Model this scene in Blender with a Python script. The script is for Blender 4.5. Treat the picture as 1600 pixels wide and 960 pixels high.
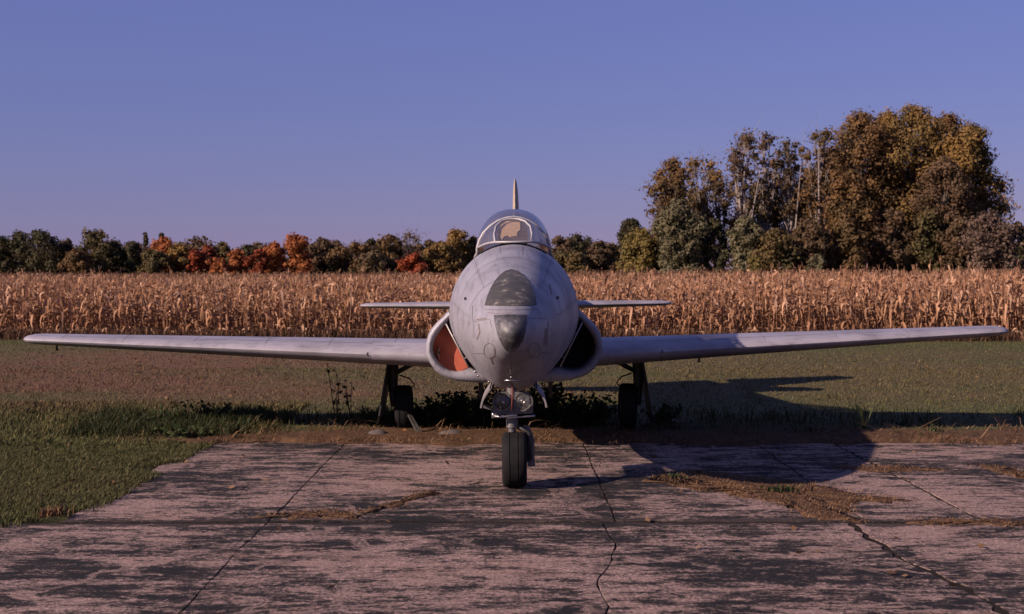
import bpy, math, random
import numpy as np
from mathutils import Vector, Matrix
for o in list(bpy.data.objects): bpy.data.objects.remove(o)
scene = bpy.context.scene
COL = scene.collection
R = math.radians

# ------------------------------------------------------------------ camera
F, CAM_H, HOR = 2041.0, 1.94, 430.0          # focal length in photo pixels, eye height, horizon row
cam_d = bpy.data.cameras.new('camera'); cam = bpy.data.objects.new('camera', cam_d); COL.objects.link(cam)
cam.location = (0, 0, CAM_H)
cam.rotation_euler = (R(90) - math.atan((480 - HOR) / F), 0, 0)
cam_d.sensor_width = 36.0; cam_d.lens = F / 1600 * 36.0
cam_d.clip_start = 0.1; cam_d.clip_end = 20000
cam_d.dof.use_dof = True; cam_d.dof.focus_distance = 12.5; cam_d.dof.aperture_fstop = 4.0
scene.camera = cam

# ------------------------------------------------------------------ sky, sun, exposure
SUN_TO = Vector((-1.85, -1.08, 1.0)).normalized()
world = bpy.data.worlds.new('World'); scene.world = world; world.use_nodes = True
nt = world.node_tree; nt.nodes.clear()
sky = nt.nodes.new('ShaderNodeTexSky'); sky.sky_type = 'NISHITA'; sky.sun_disc = False
sky.sun_elevation = math.asin(SUN_TO.z); sky.sun_rotation = math.atan2(SUN_TO.x, SUN_TO.y)
sky.air_density = 1.5; sky.dust_density = 0.0; sky.ozone_density = 7.0
tint = nt.nodes.new('ShaderNodeMix'); tint.data_type = 'RGBA'; tint.blend_type = 'MULTIPLY'
tint.inputs['Factor'].default_value = 1.0
tint.inputs['B'].default_value = (0.81, 0.60, 0.975, 1)
bg = nt.nodes.new('ShaderNodeBackground'); bg.inputs['Strength'].default_value = 0.056
wo = nt.nodes.new('ShaderNodeOutputWorld')
nt.links.new(sky.outputs['Color'], tint.inputs['A'])
haze = nt.nodes.new('ShaderNodeMix'); haze.data_type = 'RGBA'; haze.inputs['Factor'].default_value = 0.5   # even thin haze over the whole sky
haze.inputs['B'].default_value = (1.72, 1.95, 4.95, 1)
nt.links.new(tint.outputs['Result'], haze.inputs['A'])
nt.links.new(haze.outputs['Result'], bg.inputs['Color'])
nt.links.new(bg.outputs['Background'], wo.inputs['Surface'])
sd = bpy.data.lights.new('sun', 'SUN'); sun = bpy.data.objects.new('sun', sd); COL.objects.link(sun)
sd.energy = 5.0; sd.angle = R(0.53); sd.color = (1.0, 0.78, 0.66)
sun.rotation_euler = (-SUN_TO).to_track_quat('-Z', 'Y').to_euler()
sun.location = (-30, -25, 20)
vs = scene.view_settings
vs.view_transform = 'Standard'; vs.look = 'None'; vs.gamma = 1.0; vs.exposure = 0.735
vs.use_curve_mapping = False
scene.render.engine = 'CYCLES'

# ------------------------------------------------------------------ helpers
def mesh_obj(name, verts, faces, m=None, parent=None, smooth=False):
    me = bpy.data.meshes.new(name)
    me.from_pydata([tuple(map(float, v)) for v in verts], [], [list(map(int, f)) for f in faces])
    me.update()
    if smooth: me.polygons.foreach_set('use_smooth', [True] * len(me.polygons))
    if m: me.materials.append(m)
    o = bpy.data.objects.new(name, me); COL.objects.link(o)
    if parent: o.parent = parent
    return o
def np_mesh(name, V, Fc):
    me = bpy.data.meshes.new(name)
    n, k = Fc.shape
    me.vertices.add(len(V)); me.vertices.foreach_set('co', np.asarray(V, np.float32).ravel())
    me.loops.add(n * k); me.loops.foreach_set('vertex_index', np.asarray(Fc, np.int32).ravel())
    me.polygons.add(n); me.polygons.foreach_set('loop_start', np.arange(0, n * k, k, dtype=np.int32))
    me.update(calc_edges=True); me.validate()
    return me
def np_obj(name, V, Fc, m, parent=None, smooth=False):
    me = np_mesh(name, V, Fc); me.materials.append(m)
    if smooth: me.polygons.foreach_set('use_smooth', [True] * len(me.polygons))
    o = bpy.data.objects.new(name, me); COL.objects.link(o)
    if parent: o.parent = parent
    return o
def empty(name, loc=(0, 0, 0), rot=(0, 0, 0), parent=None):
    o = bpy.data.objects.new(name, None); COL.objects.link(o)
    o.location = loc; o.rotation_euler = rot
    if parent: o.parent = parent
    return o
def tag(o, label, cat, group=None, kind=None):
    o['label'] = label; o['category'] = cat
    if group: o['group'] = group
    if kind: o['kind'] = kind
    return o
class MB:
    """collects shapes of one part into one mesh"""
    def __init__(s): s.v, s.f = [], []
    def add(s, V, Fc):
        b = len(s.v); s.v += [tuple(v) for v in V]; s.f += [[i + b for i in f] for f in Fc]; return s
    def tube(s, pts, rad, n=8, cap=True):
        pts = [Vector(p) for p in pts]
        if not hasattr(rad, '__len__'): rad = [rad] * len(pts)
        V, Fc = [], []
        up = None
        for i, p in enumerate(pts):
            t = (pts[min(i + 1, len(pts) - 1)] - pts[max(i - 1, 0)]).normalized()
            if up is None:
                a = Vector((0, 0, 1)) if abs(t.z) < .9 else Vector((0, 1, 0))
                up = t.cross(a).normalized()
            else: up = (up - t * up.dot(t)).normalized()
            w = t.cross(up)
            for k in range(n):
                q = 2 * math.pi * k / n
                V.append(p + (up * math.cos(q) + w * math.sin(q)) * rad[i])
        for i in range(len(pts) - 1):
            for k in range(n):
                Fc.append([i*n+k, i*n+(k+1) % n, (i+1)*n+(k+1) % n, (i+1)*n+k])
        if cap:
            Fc.append(list(range(n))[::-1]); Fc.append([(len(pts)-1)*n+k for k in range(n)])
        return s.add(V, Fc)
    def box(s, c, d, rot=None, taper=1.0):
        V = []
        for z in (-1, 1):
            k = taper if z > 0 else 1
            for x, y in ((-1, -1), (1, -1), (1, 1), (-1, 1)):
                v = Vector((x*d[0]/2*k, y*d[1]/2*k, z*d[2]/2))
                if rot: v = rot @ v
                V.append(v + Vector(c))
        return s.add(V, [[3,2,1,0],[4,5,6,7],[0,1,5,4],[1,2,6,5],[2,3,7,6],[3,0,4,7]])
    def lathe(s, prof, c, axis='x', n=32, a0=0):
        """prof: (along, radius) pairs"""
        V, Fc = [], []
        for a, r in prof:
            for k in range(n):
                q = 2*math.pi*k/n
                u, w = r*math.cos(q), r*math.sin(q)
                p = {'x': (a, u, w), 'y': (u, a, w), 'z': (u, w, a)}[axis]
                V.append((c[0]+p[0], c[1]+p[1], c[2]+p[2]))
        for i in range(len(prof)-1):
            for k in range(n): Fc.append([i*n+k, i*n+(k+1) % n, (i+1)*n+(k+1) % n, (i+1)*n+k])
        if prof[0][1] > 0: Fc.append(list(range(n)))
        if prof[-1][1] > 0: Fc.append([(len(prof)-1)*n+k for k in range(n)])
        return s.add(V, Fc)
    def plate(s, pts, t):
        """polygon pts (3d, planar) given thickness t along its normal"""
        pts = [Vector(p) for p in pts]
        nrm = (pts[1]-pts[0]).cross(pts[2]-pts[0]).normalized()*t/2
        n = len(pts); V = [p-nrm for p in pts]+[p+nrm for p in pts]
        Fc = [list(range(n))[::-1], list(range(n, 2*n))]
        for i in range(n): Fc.append([i, (i+1) % n, n+(i+1) % n, n+i])
        return s.add(V, Fc)
    def grid(s, rows, close=False):
        n = len(rows[0]); V = [p for r in rows for p in r]; Fc = []
        for i in range(len(rows)-1):
            for k in range(n if close else n-1):
                Fc.append([i*n+k, i*n+(k+1) % n, (i+1)*n+(k+1) % n, (i+1)*n+k])
        return s.add(V, Fc)
    def build(s, name, m, parent=None, smooth=False, autosmooth=None):
        o = mesh_obj(name, s.v, s.f, m, parent, smooth)
        import bmesh
        bm = bmesh.new(); bm.from_mesh(o.data); bmesh.ops.recalc_face_normals(bm, faces=bm.faces)
        if autosmooth:
            for f in bm.faces: f.smooth = True
            for e in bm.edges:
                if len(e.link_faces) == 2 and e.calc_face_angle(0) > R(autosmooth): e.smooth = False
        bm.to_mesh(o.data); bm.free()
        return o
def gnd(px, py, z=0.0):
    """ground point under a photo pixel"""
    D = F*(CAM_H-z)/(py-HOR); return Vector(((px-800)*D/F, D, z))
def at(px, py, D):
    return Vector(((px-800)*D/F, D, CAM_H-(py-HOR)*D/F))

# ------------------------------------------------------------------ materials
ALB = .77        # one even scale on all surface colours, set together with the exposure
class NT:
    def __init__(s, name):
        s.m = bpy.data.materials.new(name); s.m.use_nodes = True; s.t = s.m.node_tree
        s.b = s.t.nodes['Principled BSDF']; s.out = s.t.nodes['Material Output']
    def n(s, t, **k):
        nd = s.t.nodes.new(t)
        for a, v in k.items(): setattr(nd, a, v)
        return nd
    def l(s, a, b): s.t.links.new(a, b)
    def noise(s, scale, detail=4, rough=.6, vec=None, stretch=None, coord='pos'):
        g = s.n('ShaderNodeNewGeometry').outputs['Position'] if coord == 'pos' else s.n('ShaderNodeTexCoord').outputs['Object']
        if stretch:
            mp = s.n('ShaderNodeMapping'); mp.inputs['Scale'].default_value = stretch; s.l(g, mp.inputs['Vector']); g = mp.outputs['Vector']
        nz = s.n('ShaderNodeTexNoise'); nz.inputs['Scale'].default_value = scale
        nz.inputs['Detail'].default_value = detail; nz.inputs['Roughness'].default_value = rough
        s.l(g, nz.inputs['Vector']); return nz.outputs['Fac']
    def ramp(s, fac, stops, interp='LINEAR'):
        r = s.n('ShaderNodeValToRGB'); e = r.color_ramp.elements; r.color_ramp.interpolation = interp
        while len(e) < len(stops): e.new(.5)
        for el, (p, c) in zip(e, stops):
            el.position = p; el.color = (*c, 1) if hasattr(c, '__len__') else (c, c, c, 1)
        s.l(fac, r.inputs['Fac']); return r.outputs['Color']
    def mix(s, fac, a, b, mode='MIX'):
        m = s.n('ShaderNodeMix', data_type='RGBA', blend_type=mode)
        for key, v in (('Factor', fac), ('A', a), ('B', b)):
            if isinstance(v, (int, float)): m.inputs[key].default_value = v if key == 'Factor' else (v, v, v, 1)
            elif isinstance(v, tuple): m.inputs[key].default_value = (*v, 1)
            else: s.l(v, m.inputs[key])
        return m.outputs['Result']
    def base(s, c):
        if isinstance(c, tuple): c = tuple(v*ALB for v in c)
        else: c = s.mix(1.0, c, (ALB, ALB, ALB), 'MULTIPLY')
        if isinstance(c, tuple): s.b.inputs['Base Color'].default_value = (*c, 1)
        else: s.l(c, s.b.inputs['Base Color'])
        return s
    def set(s, rough=.6, metal=0, spec=.5):
        s.b.inputs['Roughness'].default_value = rough; s.b.inputs['Metallic'].default_value = metal
        s.b.inputs['Specular IOR Level'].default_value = spec; return s
    def bump(s, fac, strength=.3, dist=.02):
        b = s.n('ShaderNodeBump'); b.inputs['Strength'].default_value = strength; b.inputs['Distance'].default_value = dist
        s.l(fac, b.inputs['Height']); s.l(b.outputs['Normal'], s.b.inputs['Normal']); return s
def plain(name, c, rough=.6, metal=0, var=.25, scale=8, spec=.4):
    t = NT(name); f = t.noise(scale, 5, .65)
    lo = tuple(x*(1-var) for x in c); hi = tuple(min(1, x*(1+var)) for x in c)
    t.base(t.ramp(f, [(.3, lo), (.7, hi)])).set(rough, metal, spec); return t.m
def leafy(name, cols, transl=.25, patch=None, pscale=.25):
    """each leaf its own tint out of a few, clump-wide drift of tint"""
    t = NT(name)
    rnd = t.n('ShaderNodeNewGeometry').outputs['Random Per Island']
    n = len(cols)
    if name.startswith('leaf_'):
        mean = tuple(sum(q[i] for q in cols)/n for i in range(3)); cols = [tuple(.5*q[i]+.5*mean[i] for i in range(3)) for q in cols]
    c = t.ramp(rnd, [(i/max(1, n-1), col) for i, col in enumerate(cols)])
    if patch:
        f = t.noise(pscale, 3, .5); c = t.mix(t.ramp(f, [(.42, 0.), (.62, 1.)]), c, t.mix(.75, c, patch))
    t.base(c).set(.75, 0, .15)
    tr = t.n('ShaderNodeBsdfTranslucent'); t.l(t.mix(1.0, c, (ALB, ALB, ALB), 'MULTIPLY'), tr.inputs['Color'])
    mx = t.n('ShaderNodeMixShader'); mx.inputs['Fac'].default_value = transl
    t.l(t.b.outputs['BSDF'], mx.inputs[1]); t.l(tr.outputs['BSDF'], mx.inputs[2]); t.l(mx.outputs['Shader'], t.out.inputs['Surface'])
    return t.m

def skin_material(name, base, dark, metal, rough, streak):
    t = NT(name)
    big = t.noise(1.6, 6, .62, coord='obj')
    fine = t.noise(9, 8, .7, coord='obj', stretch=streak)
    c = t.ramp(big, [(.34, tuple(x*.68 for x in base)), (.48, tuple(x*.92 for x in base)), (.64, tuple(x*1.1 for x in base))])
    c = t.mix(t.ramp(fine, [(.51, 0.), (.66, .5)]), c, dark)
    spk = t.noise(38, 4, .7, coord='obj')
    c = t.mix(t.ramp(spk, [(.66, 0.), (.74, .4)]), c, tuple(x*.6 for x in dark))
    t.base(c).set(rough, metal, .4)
    rr = t.ramp(big, [(.3, rough+.1), (.7, rough-.08)]); t.l(rr, t.b.inputs['Roughness'])
    t.bump(t.noise(5, 3, .5, coord='obj'), .12, .02)
    return t.m
M = {}
M['skin'] = skin_material('worn_silver_paint', (.315, .305, .345), (.13, .118, .145), .08, .5, (2.6, .30, 1.0))
M['wing'] = skin_material('worn_silver_wing', (.36, .335, .37), (.13, .115, .15), .10, .45, (.5, 2.2, 1.0))
M['fairing'] = plain('dark_dielectric', (.075, .072, .072), .55, 0, .35, 9)
def cap_mat():
    t = NT('scuffed_nose_cap'); f = t.noise(4.5, 7, .7, coord='obj')
    c = t.ramp(f, [(.40, (.030, .029, .031)), (.52, (.075, .072, .078)), (.66, (.25, .235, .26))])
    t.base(c).set(.5, 0, .4); return t.m
M['cap'] = cap_mat()
def fair_mat():
    t = NT('peeling_fairing'); f = t.noise(9, 8, .75, coord='obj')
    c = t.ramp(f, [(.45, (.055, .052, .05)), (.58, (.09, .085, .075)), (.66, (.34, .29, .24))])
    t.base(c).set(.6, 0, .3); return t.m
M['fairing'] = fair_mat()
M['line'] = plain('panel_gap', (.17, .155, .17), .8, 0, .2)
M['chip'] = plain('bare_brown_primer', (.20, .15, .14), .7, 0, .3, 20)
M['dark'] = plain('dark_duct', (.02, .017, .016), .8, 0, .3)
M['strip'] = plain('pale_trim', (.48, .45, .44), .45, .2, .1)
M['orange'] = plain('faded_orange_cover', (.44, .10, .052), .75, 0, .25, 7)
M['rubber'] = plain('aged_rubber', (.011, .010, .011), .85, 0, .4, 12, .2)
M['gear'] = plain('gear_steel', (.17, .16, .16), .5, .4, .35, 14)
M['geardark'] = plain('grimy_gear', (.05, .047, .046), .6, .2, .4, 14)
M['gear_pale'] = plain('pale_gear_paint', (.24, .22, .22), .6, .1, .3, 14)
M['chrome'] = plain('bright_oleo', (.6, .58, .56), .25, .9, .1)
M['red'] = plain('red_pin', (.22, .05, .035), .6, 0, .2)
M['frame'] = plain('canopy_frame', (.40, .38, .39), .55, .1, .15)
M['tan'] = plain('tan_canvas', (.74, .48, .25), .9, 0, .15, 14)
M['torn'] = plain('torn_lining', (.10, .06, .035), .9, 0, .4, 12)
M['cockpit'] = plain('cockpit_black', (.03, .03, .032), .7, 0, .3)
def glass(name, haze, hz=.3, tr=(.75, .75, .75), rough=.08):
    t = NT(name); t.t.nodes.remove(t.b)
    tb = t.n('ShaderNodeBsdfTransparent'); tb.inputs['Color'].default_value = (*tr, 1)
    df = t.n('ShaderNodeBsdfDiffuse'); df.inputs['Color'].default_value = (*haze, 1)
    gl = t.n('ShaderNodeBsdfGlossy'); gl.inputs['Roughness'].default_value = rough
    a = t.n('ShaderNodeMixShader'); a.inputs['Fac'].default_value = hz
    f = t.noise(3.5, 5, .6, coord='obj'); t.l(t.ramp(f, [(.3, hz*.7), (.7, hz*1.3)]), a.inputs['Fac'])
    t.l(tb.outputs[0], a.inputs[1]); t.l(df.outputs[0], a.inputs[2])
    fr = t.n('ShaderNodeLayerWeight'); fr.inputs['Blend'].default_value = .5
    b = t.n('ShaderNodeMixShader'); t.l(t.ramp(fr.outputs['Facing'], [(.0, .04), (.55, .08), (.8, .25), (1., .9)]), b.inputs['Fac'])
    t.l(a.outputs[0], b.inputs[1]); t.l(gl.outputs[0], b.inputs[2]); t.l(b.outputs[0], t.out.inputs['Surface']); return t.m
M['glass'] = glass('windscreen_glass', (.35, .33, .38), .14)
M['canopy'] = glass('hazed_canopy', (.20, .17, .175), .34, (.62, .60, .62), .12)
M['lens'] = glass('lamp_glass', (.5, .5, .5), .05, (.9, .9, .9), .03)

def concrete():
    t = NT('weathered_concrete')
    streak = t.noise(3.4, 14, .82, stretch=(.62, 1.7, 1))
    big = t.noise(.55, 4, .6, stretch=(.8, 1.2, 1))
    s2 = t.mix(.30, streak, big, 'MIX')
    grain = t.noise(42, 5, .9)
    speck = t.noise(20, 8, .9)
    s3 = t.mix(.30, s2, speck, 'MIX')
    dk = t.ramp(s3, [(.481, 0.), (.493, .5), (.505, .95), (.525, 1.)])
    gr2 = t.noise(15, 9, .85)
    light = t.ramp(grain, [(.38, (.10, .064, .052)), (.5, (.33, .222, .185)), (.60, (.66, .46, .39))])
    light = t.mix(t.ramp(gr2, [(.47, 0.), (.58, .7)]), light, (.12, .086, .078))
    warm = t.noise(1.1, 4, .6)
    light = t.mix(t.ramp(warm, [(.5, 0.), (.72, .4)]), light, (.34, .21, .16))
    # hairline cracks, some silted pale
    wv = t.n('ShaderNodeTexVoronoi', feature='DISTANCE_TO_EDGE'); wv.inputs['Scale'].default_value = .75
    wn = t.n('ShaderNodeTexNoise'); wn.inputs['Scale'].default_value = 2.2; wn.inputs['Detail'].default_value = 6
    gp = t.n('ShaderNodeNewGeometry').outputs['Position']; t.l(gp, wn.inputs['Vector'])
    va = t.n('ShaderNodeVectorMath', operation='ADD'); t.l(gp, va.inputs[0])
    vb = t.n('ShaderNodeVectorMath', operation='SCALE'); vb.inputs['Scale'].default_value = .9; t.l(wn.outputs['Color'], vb.inputs[0]); t.l(vb.outputs[0], va.inputs[1]); t.l(va.outputs[0], wv.inputs['Vector'])
    crack = t.ramp(wv.outputs['Distance'], [(.004, 1.), (.012, 0.)]); pale = t.ramp(wv.outputs['Distance'], [(.014, 1.), (.030, 0.)])
    light = t.mix(t.mix(1.0, crack, t.ramp(t.noise(.7, 3, .5), [(.45, 0.), (.55, .8)]), 'MULTIPLY'), light, (.05, .04, .04))
    darkc = t.ramp(grain, [(.42, (.006, .006, .006)), (.56, (.015, .014, .013)), (.70, (.10, .078, .068))])
    dk = t.mix(t.mix(1.0, pale, t.ramp(t.noise(1.3, 3, .5), [(.42, 0.), (.56, .85)]), 'MULTIPLY'), dk, 0.0)
    rust_ = t.ramp(t.noise(1.7, 6, .7, stretch=(.7, 1.6, 1)), [(.64, 0.), (.70, .7)]); light = t.mix(rust_, light, (.30, .15, .075))
    # tar and silt stain along the cross joint
    sy = t.n('ShaderNodeSeparateXYZ'); t.l(t.n('ShaderNodeNewGeometry').outputs['Position'], sy.inputs[0])
    jd = t.n('ShaderNodeMath', operation='SUBTRACT'); t.l(sy.outputs['Y'], jd.inputs[0]); jd.inputs[1].default_value = 10.22
    ja = t.n('ShaderNodeMath', operation='ABSOLUTE'); t.l(jd.outputs[0], ja.inputs[0])
    jn = t.n('ShaderNodeMath', operation='MULTIPLY'); t.l(t.ramp(t.noise(2.0, 9, .75, stretch=(1, 2, 1)), [(.40, 0.), (.62, 1.)]), jn.inputs[0]); jn.inputs[1].default_value = .26
    js = t.n('ShaderNodeMath', operation='SUBTRACT'); t.l(ja.outputs[0], js.inputs[0]); t.l(jn.outputs[0], js.inputs[1])
    st = t.ramp(js.outputs[0], [(.0, .85), (.02, 0.)])
    dk = t.mix(1.0, dk, st, 'LIGHTEN')
    t.base(t.mix(dk, light, darkc)).set(.9, 0, .2)
    h = t.mix(.5, grain, gr2); t.bump(h, .45, .012); return t.m
M['concrete'] = concrete()
def soil(name, a, b):
    t = NT(name); f = t.noise(9, 8, .7); g = t.noise(45, 4, .75)
    c = t.mix(t.ramp(g, [(.4, 0.), (.7, .6)]), t.ramp(f, [(.35, a), (.65, b)]), tuple(x*.5 for x in a))
    t.base(c).set(.95, 0, .1).bump(g, .6, .02); return t.m
M['soil'] = soil('dark_joint_soil', (.016, .012, .010), (.05, .036, .026))
M['dirt'] = soil('brown_dry_dirt', (.085, .050, .030), (.17, .095, .052))
def lawn(name, blade):
    """mown lawn: green, with dry reddish-brown sweeps"""
    t = NT(name)
    pos = t.n('ShaderNodeNewGeometry').outputs['Position']
    sx = t.n('ShaderNodeSeparateXYZ'); t.l(pos, sx.inputs[0])
    f = t.noise(.22, 5, .6, stretch=(.45, 1, 1)); f2 = t.noise(1.3, 4, .6)
    if blade: r = t.n('ShaderNodeNewGeometry').outputs['Random Per Island']
    else: r = t.noise(14, 6, .75)
    green = t.ramp(r, [(.1, (.062, .078, .024)), (.5, (.082, .096, .031)), (.85, (.104, .108, .038)), (.98, (.17, .14, .065))])
    dry = t.ramp(r, [(.1, (.14, .075, .045)), (.6, (.175, .092, .055)), (.97, (.215, .122, .070))])
    # the dry sweep lies between 19 and 33 m out, mostly left
    mp = t.n('ShaderNodeMapRange'); mp.inputs['From Min'].default_value = 16.5; mp.inputs['From Max'].default_value = 21
    t.l(sx.outputs['Y'], mp.inputs['Value'])
    mq = t.n('ShaderNodeMapRange'); mq.inputs['From Min'].default_value = 38; mq.inputs['From Max'].default_value = 31
    t.l(sx.outputs['Y'], mq.inputs['Value'])
    mr = t.n('ShaderNodeMapRange'); mr.inputs['From Min'].default_value = 2.0; mr.inputs['From Max'].default_value = -6.0
    mr.inputs['To Min'].default_value = .45; t.l(sx.outputs['X'], mr.inputs['Value'])
    a = t.n('ShaderNodeMath', operation='MULTIPLY'); t.l(mp.outputs[0], a.inputs[0]); t.l(mq.outputs[0], a.inputs[1])
    b = t.n('ShaderNodeMath', operation='MULTIPLY'); t.l(a.outputs[0], b.inputs[0]); t.l(mr.outputs[0], b.inputs[1])
    ff = t.mix(.35, t.ramp(f, [(.30, 0.), (.52, 1.)]), t.ramp(f2, [(.34, 0.), (.58, 1.)]))
    c1 = t.n('ShaderNodeMath', operation='MULTIPLY'); t.l(ff, c1.inputs[0]); t.l(b.outputs[0], c1.inputs[1])
    c2 = t.n('ShaderNodeMath', operation='MULTIPLY'); c2.inputs[1].default_value = .22; t.l(ff, c2.inputs[0])
    c3 = t.n('ShaderNodeMath', operation='MAXIMUM'); t.l(c1.outputs[0], c3.inputs[0]); t.l(c2.outputs[0], c3.inputs[1])
    t.base(t.mix(c3.outputs[0], green, dry)).set(.85, 0, .15)
    if not blade: t.bump(t.noise(30, 5, .75), .8, .05)
    return t.m
M['ground'] = lawn('lawn_soil', False)
M['blade'] = lawn('lawn_blades', True)
M['drygrass'] = leafy('dry_grass', [(.10, .055, .03), (.19, .105, .055), (.27, .16, .085)], .1)
M['redweed'] = leafy('reddish_weeds', [(.065, .034, .022), (.11, .055, .034), (.17, .095, .055)], .1)
M['weed'] = leafy('weed_leaf', [(.018, .032, .012), (.035, .055, .018), (.055, .075, .026)], .2)
M['weedpale'] = leafy('pale_weed_leaf', [(.06, .085, .03), (.10, .12, .045)], .2)
M['tallgrass'] = leafy('tall_grass_leaf', [(.018, .028, .010), (.038, .048, .017), (.075, .068, .028)], .2)
M['stem'] = plain('weed_stem', (.10, .07, .045), .9)
M['corn'] = leafy('dry_corn', [(.19, .088, .048), (.42, .215, .118), (.56, .32, .19), (.72, .46, .30)], .22, (.30, .15, .08), .8)
M['cornfar'] = leafy('far_dry_corn', [(.24, .125, .075), (.38, .21, .125), (.52, .32, .20)], .2, (.24, .12, .07), .12)
M['bark'] = plain('grey_bark', (.16, .125, .105), .9, 0, .35, 3)
M['barkpale'] = plain('pale_bark', (.29, .235, .21), .9, 0, .3, 2)
LF = {
 'dark':   ([(.018, .019, .011), (.032, .032, .016), (.050, .046, .022)], (.05, .036, .018)),
 'olive':  ([(.030, .028, .012), (.060, .052, .022), (.090, .070, .030)], (.085, .055, .022)),
 'rust':   ([(.050, .028, .014), (.105, .056, .024), (.165, .095, .040)], (.06, .045, .020)),
 'gold':   ([(.06, .036, .014), (.13, .075, .024), (.21, .125, .038)], (.075, .055, .022)),
 'orange': ([(.15, .045, .018), (.29, .088, .030), (.38, .135, .045)], (.28, .10, .035)),
 'red':    ([(.14, .030, .014), (.27, .055, .022), (.34, .085, .03)], (.13, .035, .02)),
 'brown':  ([(.035, .022, .014), (.075, .044, .025), (.11, .068, .036)], (.055, .042, .022)),
 'pale':   ([(.050, .048, .026), (.095, .084, .046), (.14, .12, .070)], (.09, .075, .04)),
 'yellow': ([(.085, .065, .020), (.17, .12, .034), (.22, .155, .05)], (.09, .08, .03)),
 'bare':   ([(.05, .034, .026), (.085, .058, .044), (.12, .078, .055)], (.06, .045, .035)),
}
LB = dict(gold=1.9, rust=1.75, brown=1.9, bare=1.8, orange=1.25, red=1.25, dark=1.7, olive=1.7, pale=1.6)
for k, (c, p) in LF.items(): M['lf_'+k] = leafy('leaf_'+k, [tuple(v*LB.get(k, 1.25) for v in q) for q in c], .25, tuple(v*LB.get(k, 1.25) for v in p), .22)

# ------------------------------------------------------------------ ground
def smooth01(t): t = np.clip(t, 0, 1); return t*t*(3-2*t)
def ground_z(x, y):
    x = np.asarray(x, float); y = np.asarray(y, float)
    # lawn a little proud of the slabs' base; field rises gently away
    inpad = smooth01((x+3.8)/.25)*smooth01((15.35-y)/.3)*smooth01((14.3-x)/.3)
    inpad = np.where(y < 10.2, smooth01((x+4.9)/.25)*smooth01((14.3-x)/.3), inpad)*smooth01((y+9)/.3)
    z = .015-.085*inpad
    z = z + .012*np.sin(x*.9+1.3)*np.sin(y*.7)*(1-inpad)
    return z + .6*smooth01((y-45)/150)
ax = np.unique(np.concatenate([-np.geomspace(9, 9000, 40), np.linspace(-9, 16, 126), np.geomspace(16, 9000, 40)]))
ay = np.unique(np.concatenate([-np.geomspace(9.5, 9000, 36), np.linspace(-9.5, 20, 148), np.linspace(20, 60, 60), np.geomspace(60, 12000, 50)]))
GX, GY = np.meshgrid(ax, ay)
V = np.stack([GX, GY, ground_z(GX, GY)], -1).reshape(-1, 3)
nx = len(ax); I = (np.arange(len(ay)-1)[:, None]*nx+np.arange(nx-1)[None]).ravel()
ground = np_obj('ground', V, np.stack([I, I+1, I+nx+1, I+nx], 1), M['ground'], smooth=True)
tag(ground, 'wide mown lawn and field ground running to the tree line', 'ground', kind='structure')

# ------------------------------------------------------------------ concrete apron
rng = np.random.default_rng(5)
ap = mesh_obj('concrete_apron', [(-3.55, 10.2, -.006), (-4.65, 10.2, -.006), (-4.65, -8.7, -.006), (14, -8.7, -.006), (14, 15.1, -.006), (-3.55, 15.1, -.006)], [[0, 1, 2, 3, 4, 5]], M['soil'])
tag(ap, 'cracked old concrete parking apron streaked dark, under the jet nose', 'apron', kind='structure')
def wig(x0, y0, y1, amp, pts=None, step=.11):
    n = max(3, int((y1-y0)/step)); ys = np.linspace(y0, y1, n)
    if pts is not None:
        g = np.array([gnd(*p)[:2] for p in pts]); g = g[np.argsort(g[:, 1])]
        xs = np.interp(ys, g[:, 1], g[:, 0])
    else: xs = np.full(n, x0)
    w = np.convolve(rng.normal(0, 1, n+4), [.2, .25, .25, .2, .1], 'valid')
    return np.stack([xs+w*amp, ys], 1)
def slab(Lb, Rb, gl, gr, y0, y1, z, tilt):
    """Lb, Rb: border lines from near to far"""
    P = []
    Lc, Rc = Lb.copy(), Rb.copy()
    Lc[:, 0] += gl*(.15+1.7*rng.random(len(Lc))); Rc[:, 0] -= gr*(.15+1.7*rng.random(len(Rc)))
    def end(a, b, y):
        n = max(2, int((b-a)/.12)); return [(u, y+rng.normal(0, .012)) for u in np.linspace(a, b, n)[1:-1]]
    P += [(x, max(y0, min(y1, y))) for x, y in Lc]
    P += end(Lc[-1, 0], Rc[-1, 0], y1)
    P += [(x, max(y0, min(y1, y))) for x, y in Rc[::-1]]
    P += end(Lc[0, 0], Rc[0, 0], y0)[::-1]
    n = len(P); cx, cy = np.mean(P, 0)
    ins = []
    for i in range(n):          # worn arris: top edge set in and rounded down
        p = np.array(P[i]); d = np.array([cx, cy])-p; d /= np.linalg.norm(d); ins.append(p+d*(.004+.004*rng.random()))
    h = lambda x, y: z+tilt[0]*(x-cx)+tilt[1]*(y-cy)
    V = [(x, y, h(x, y)) for x, y in ins]+[(x, y, h(x, y)-.0015) for x, y in P]+[(x, y, -.12) for x, y in P]
    Fc = [list(range(n))[::-1]]
    for i in range(n):
        j = (i+1) % n; Fc += [[i, j, n+j, n+i], [n+i, n+j, 2*n+j, 2*n+i]]
    mb = MB().add(V, Fc); return mb.build('slab', M['concrete'], ap)
def row(y0, y1, bounds, g=.042):
    B = [(wig(b[0], y0, y1, b[1], b[3] if len(b) > 3 else None), b[2]) for b in bounds]
    for (a, ga), (b, gb) in zip(B[:-1], B[1:]):
        slab(a, b, ga, gb, y0+g, y1-g, rng.uniform(-.001, .003), (rng.normal(0, .0003), rng.normal(0, .0003)))
crkC = [(945, 821), (958, 843), (964, 852), (957, 870), (955, 880), (937, 905), (935, 918), (941, 932), (952, 950), (946, 962)]
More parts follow.
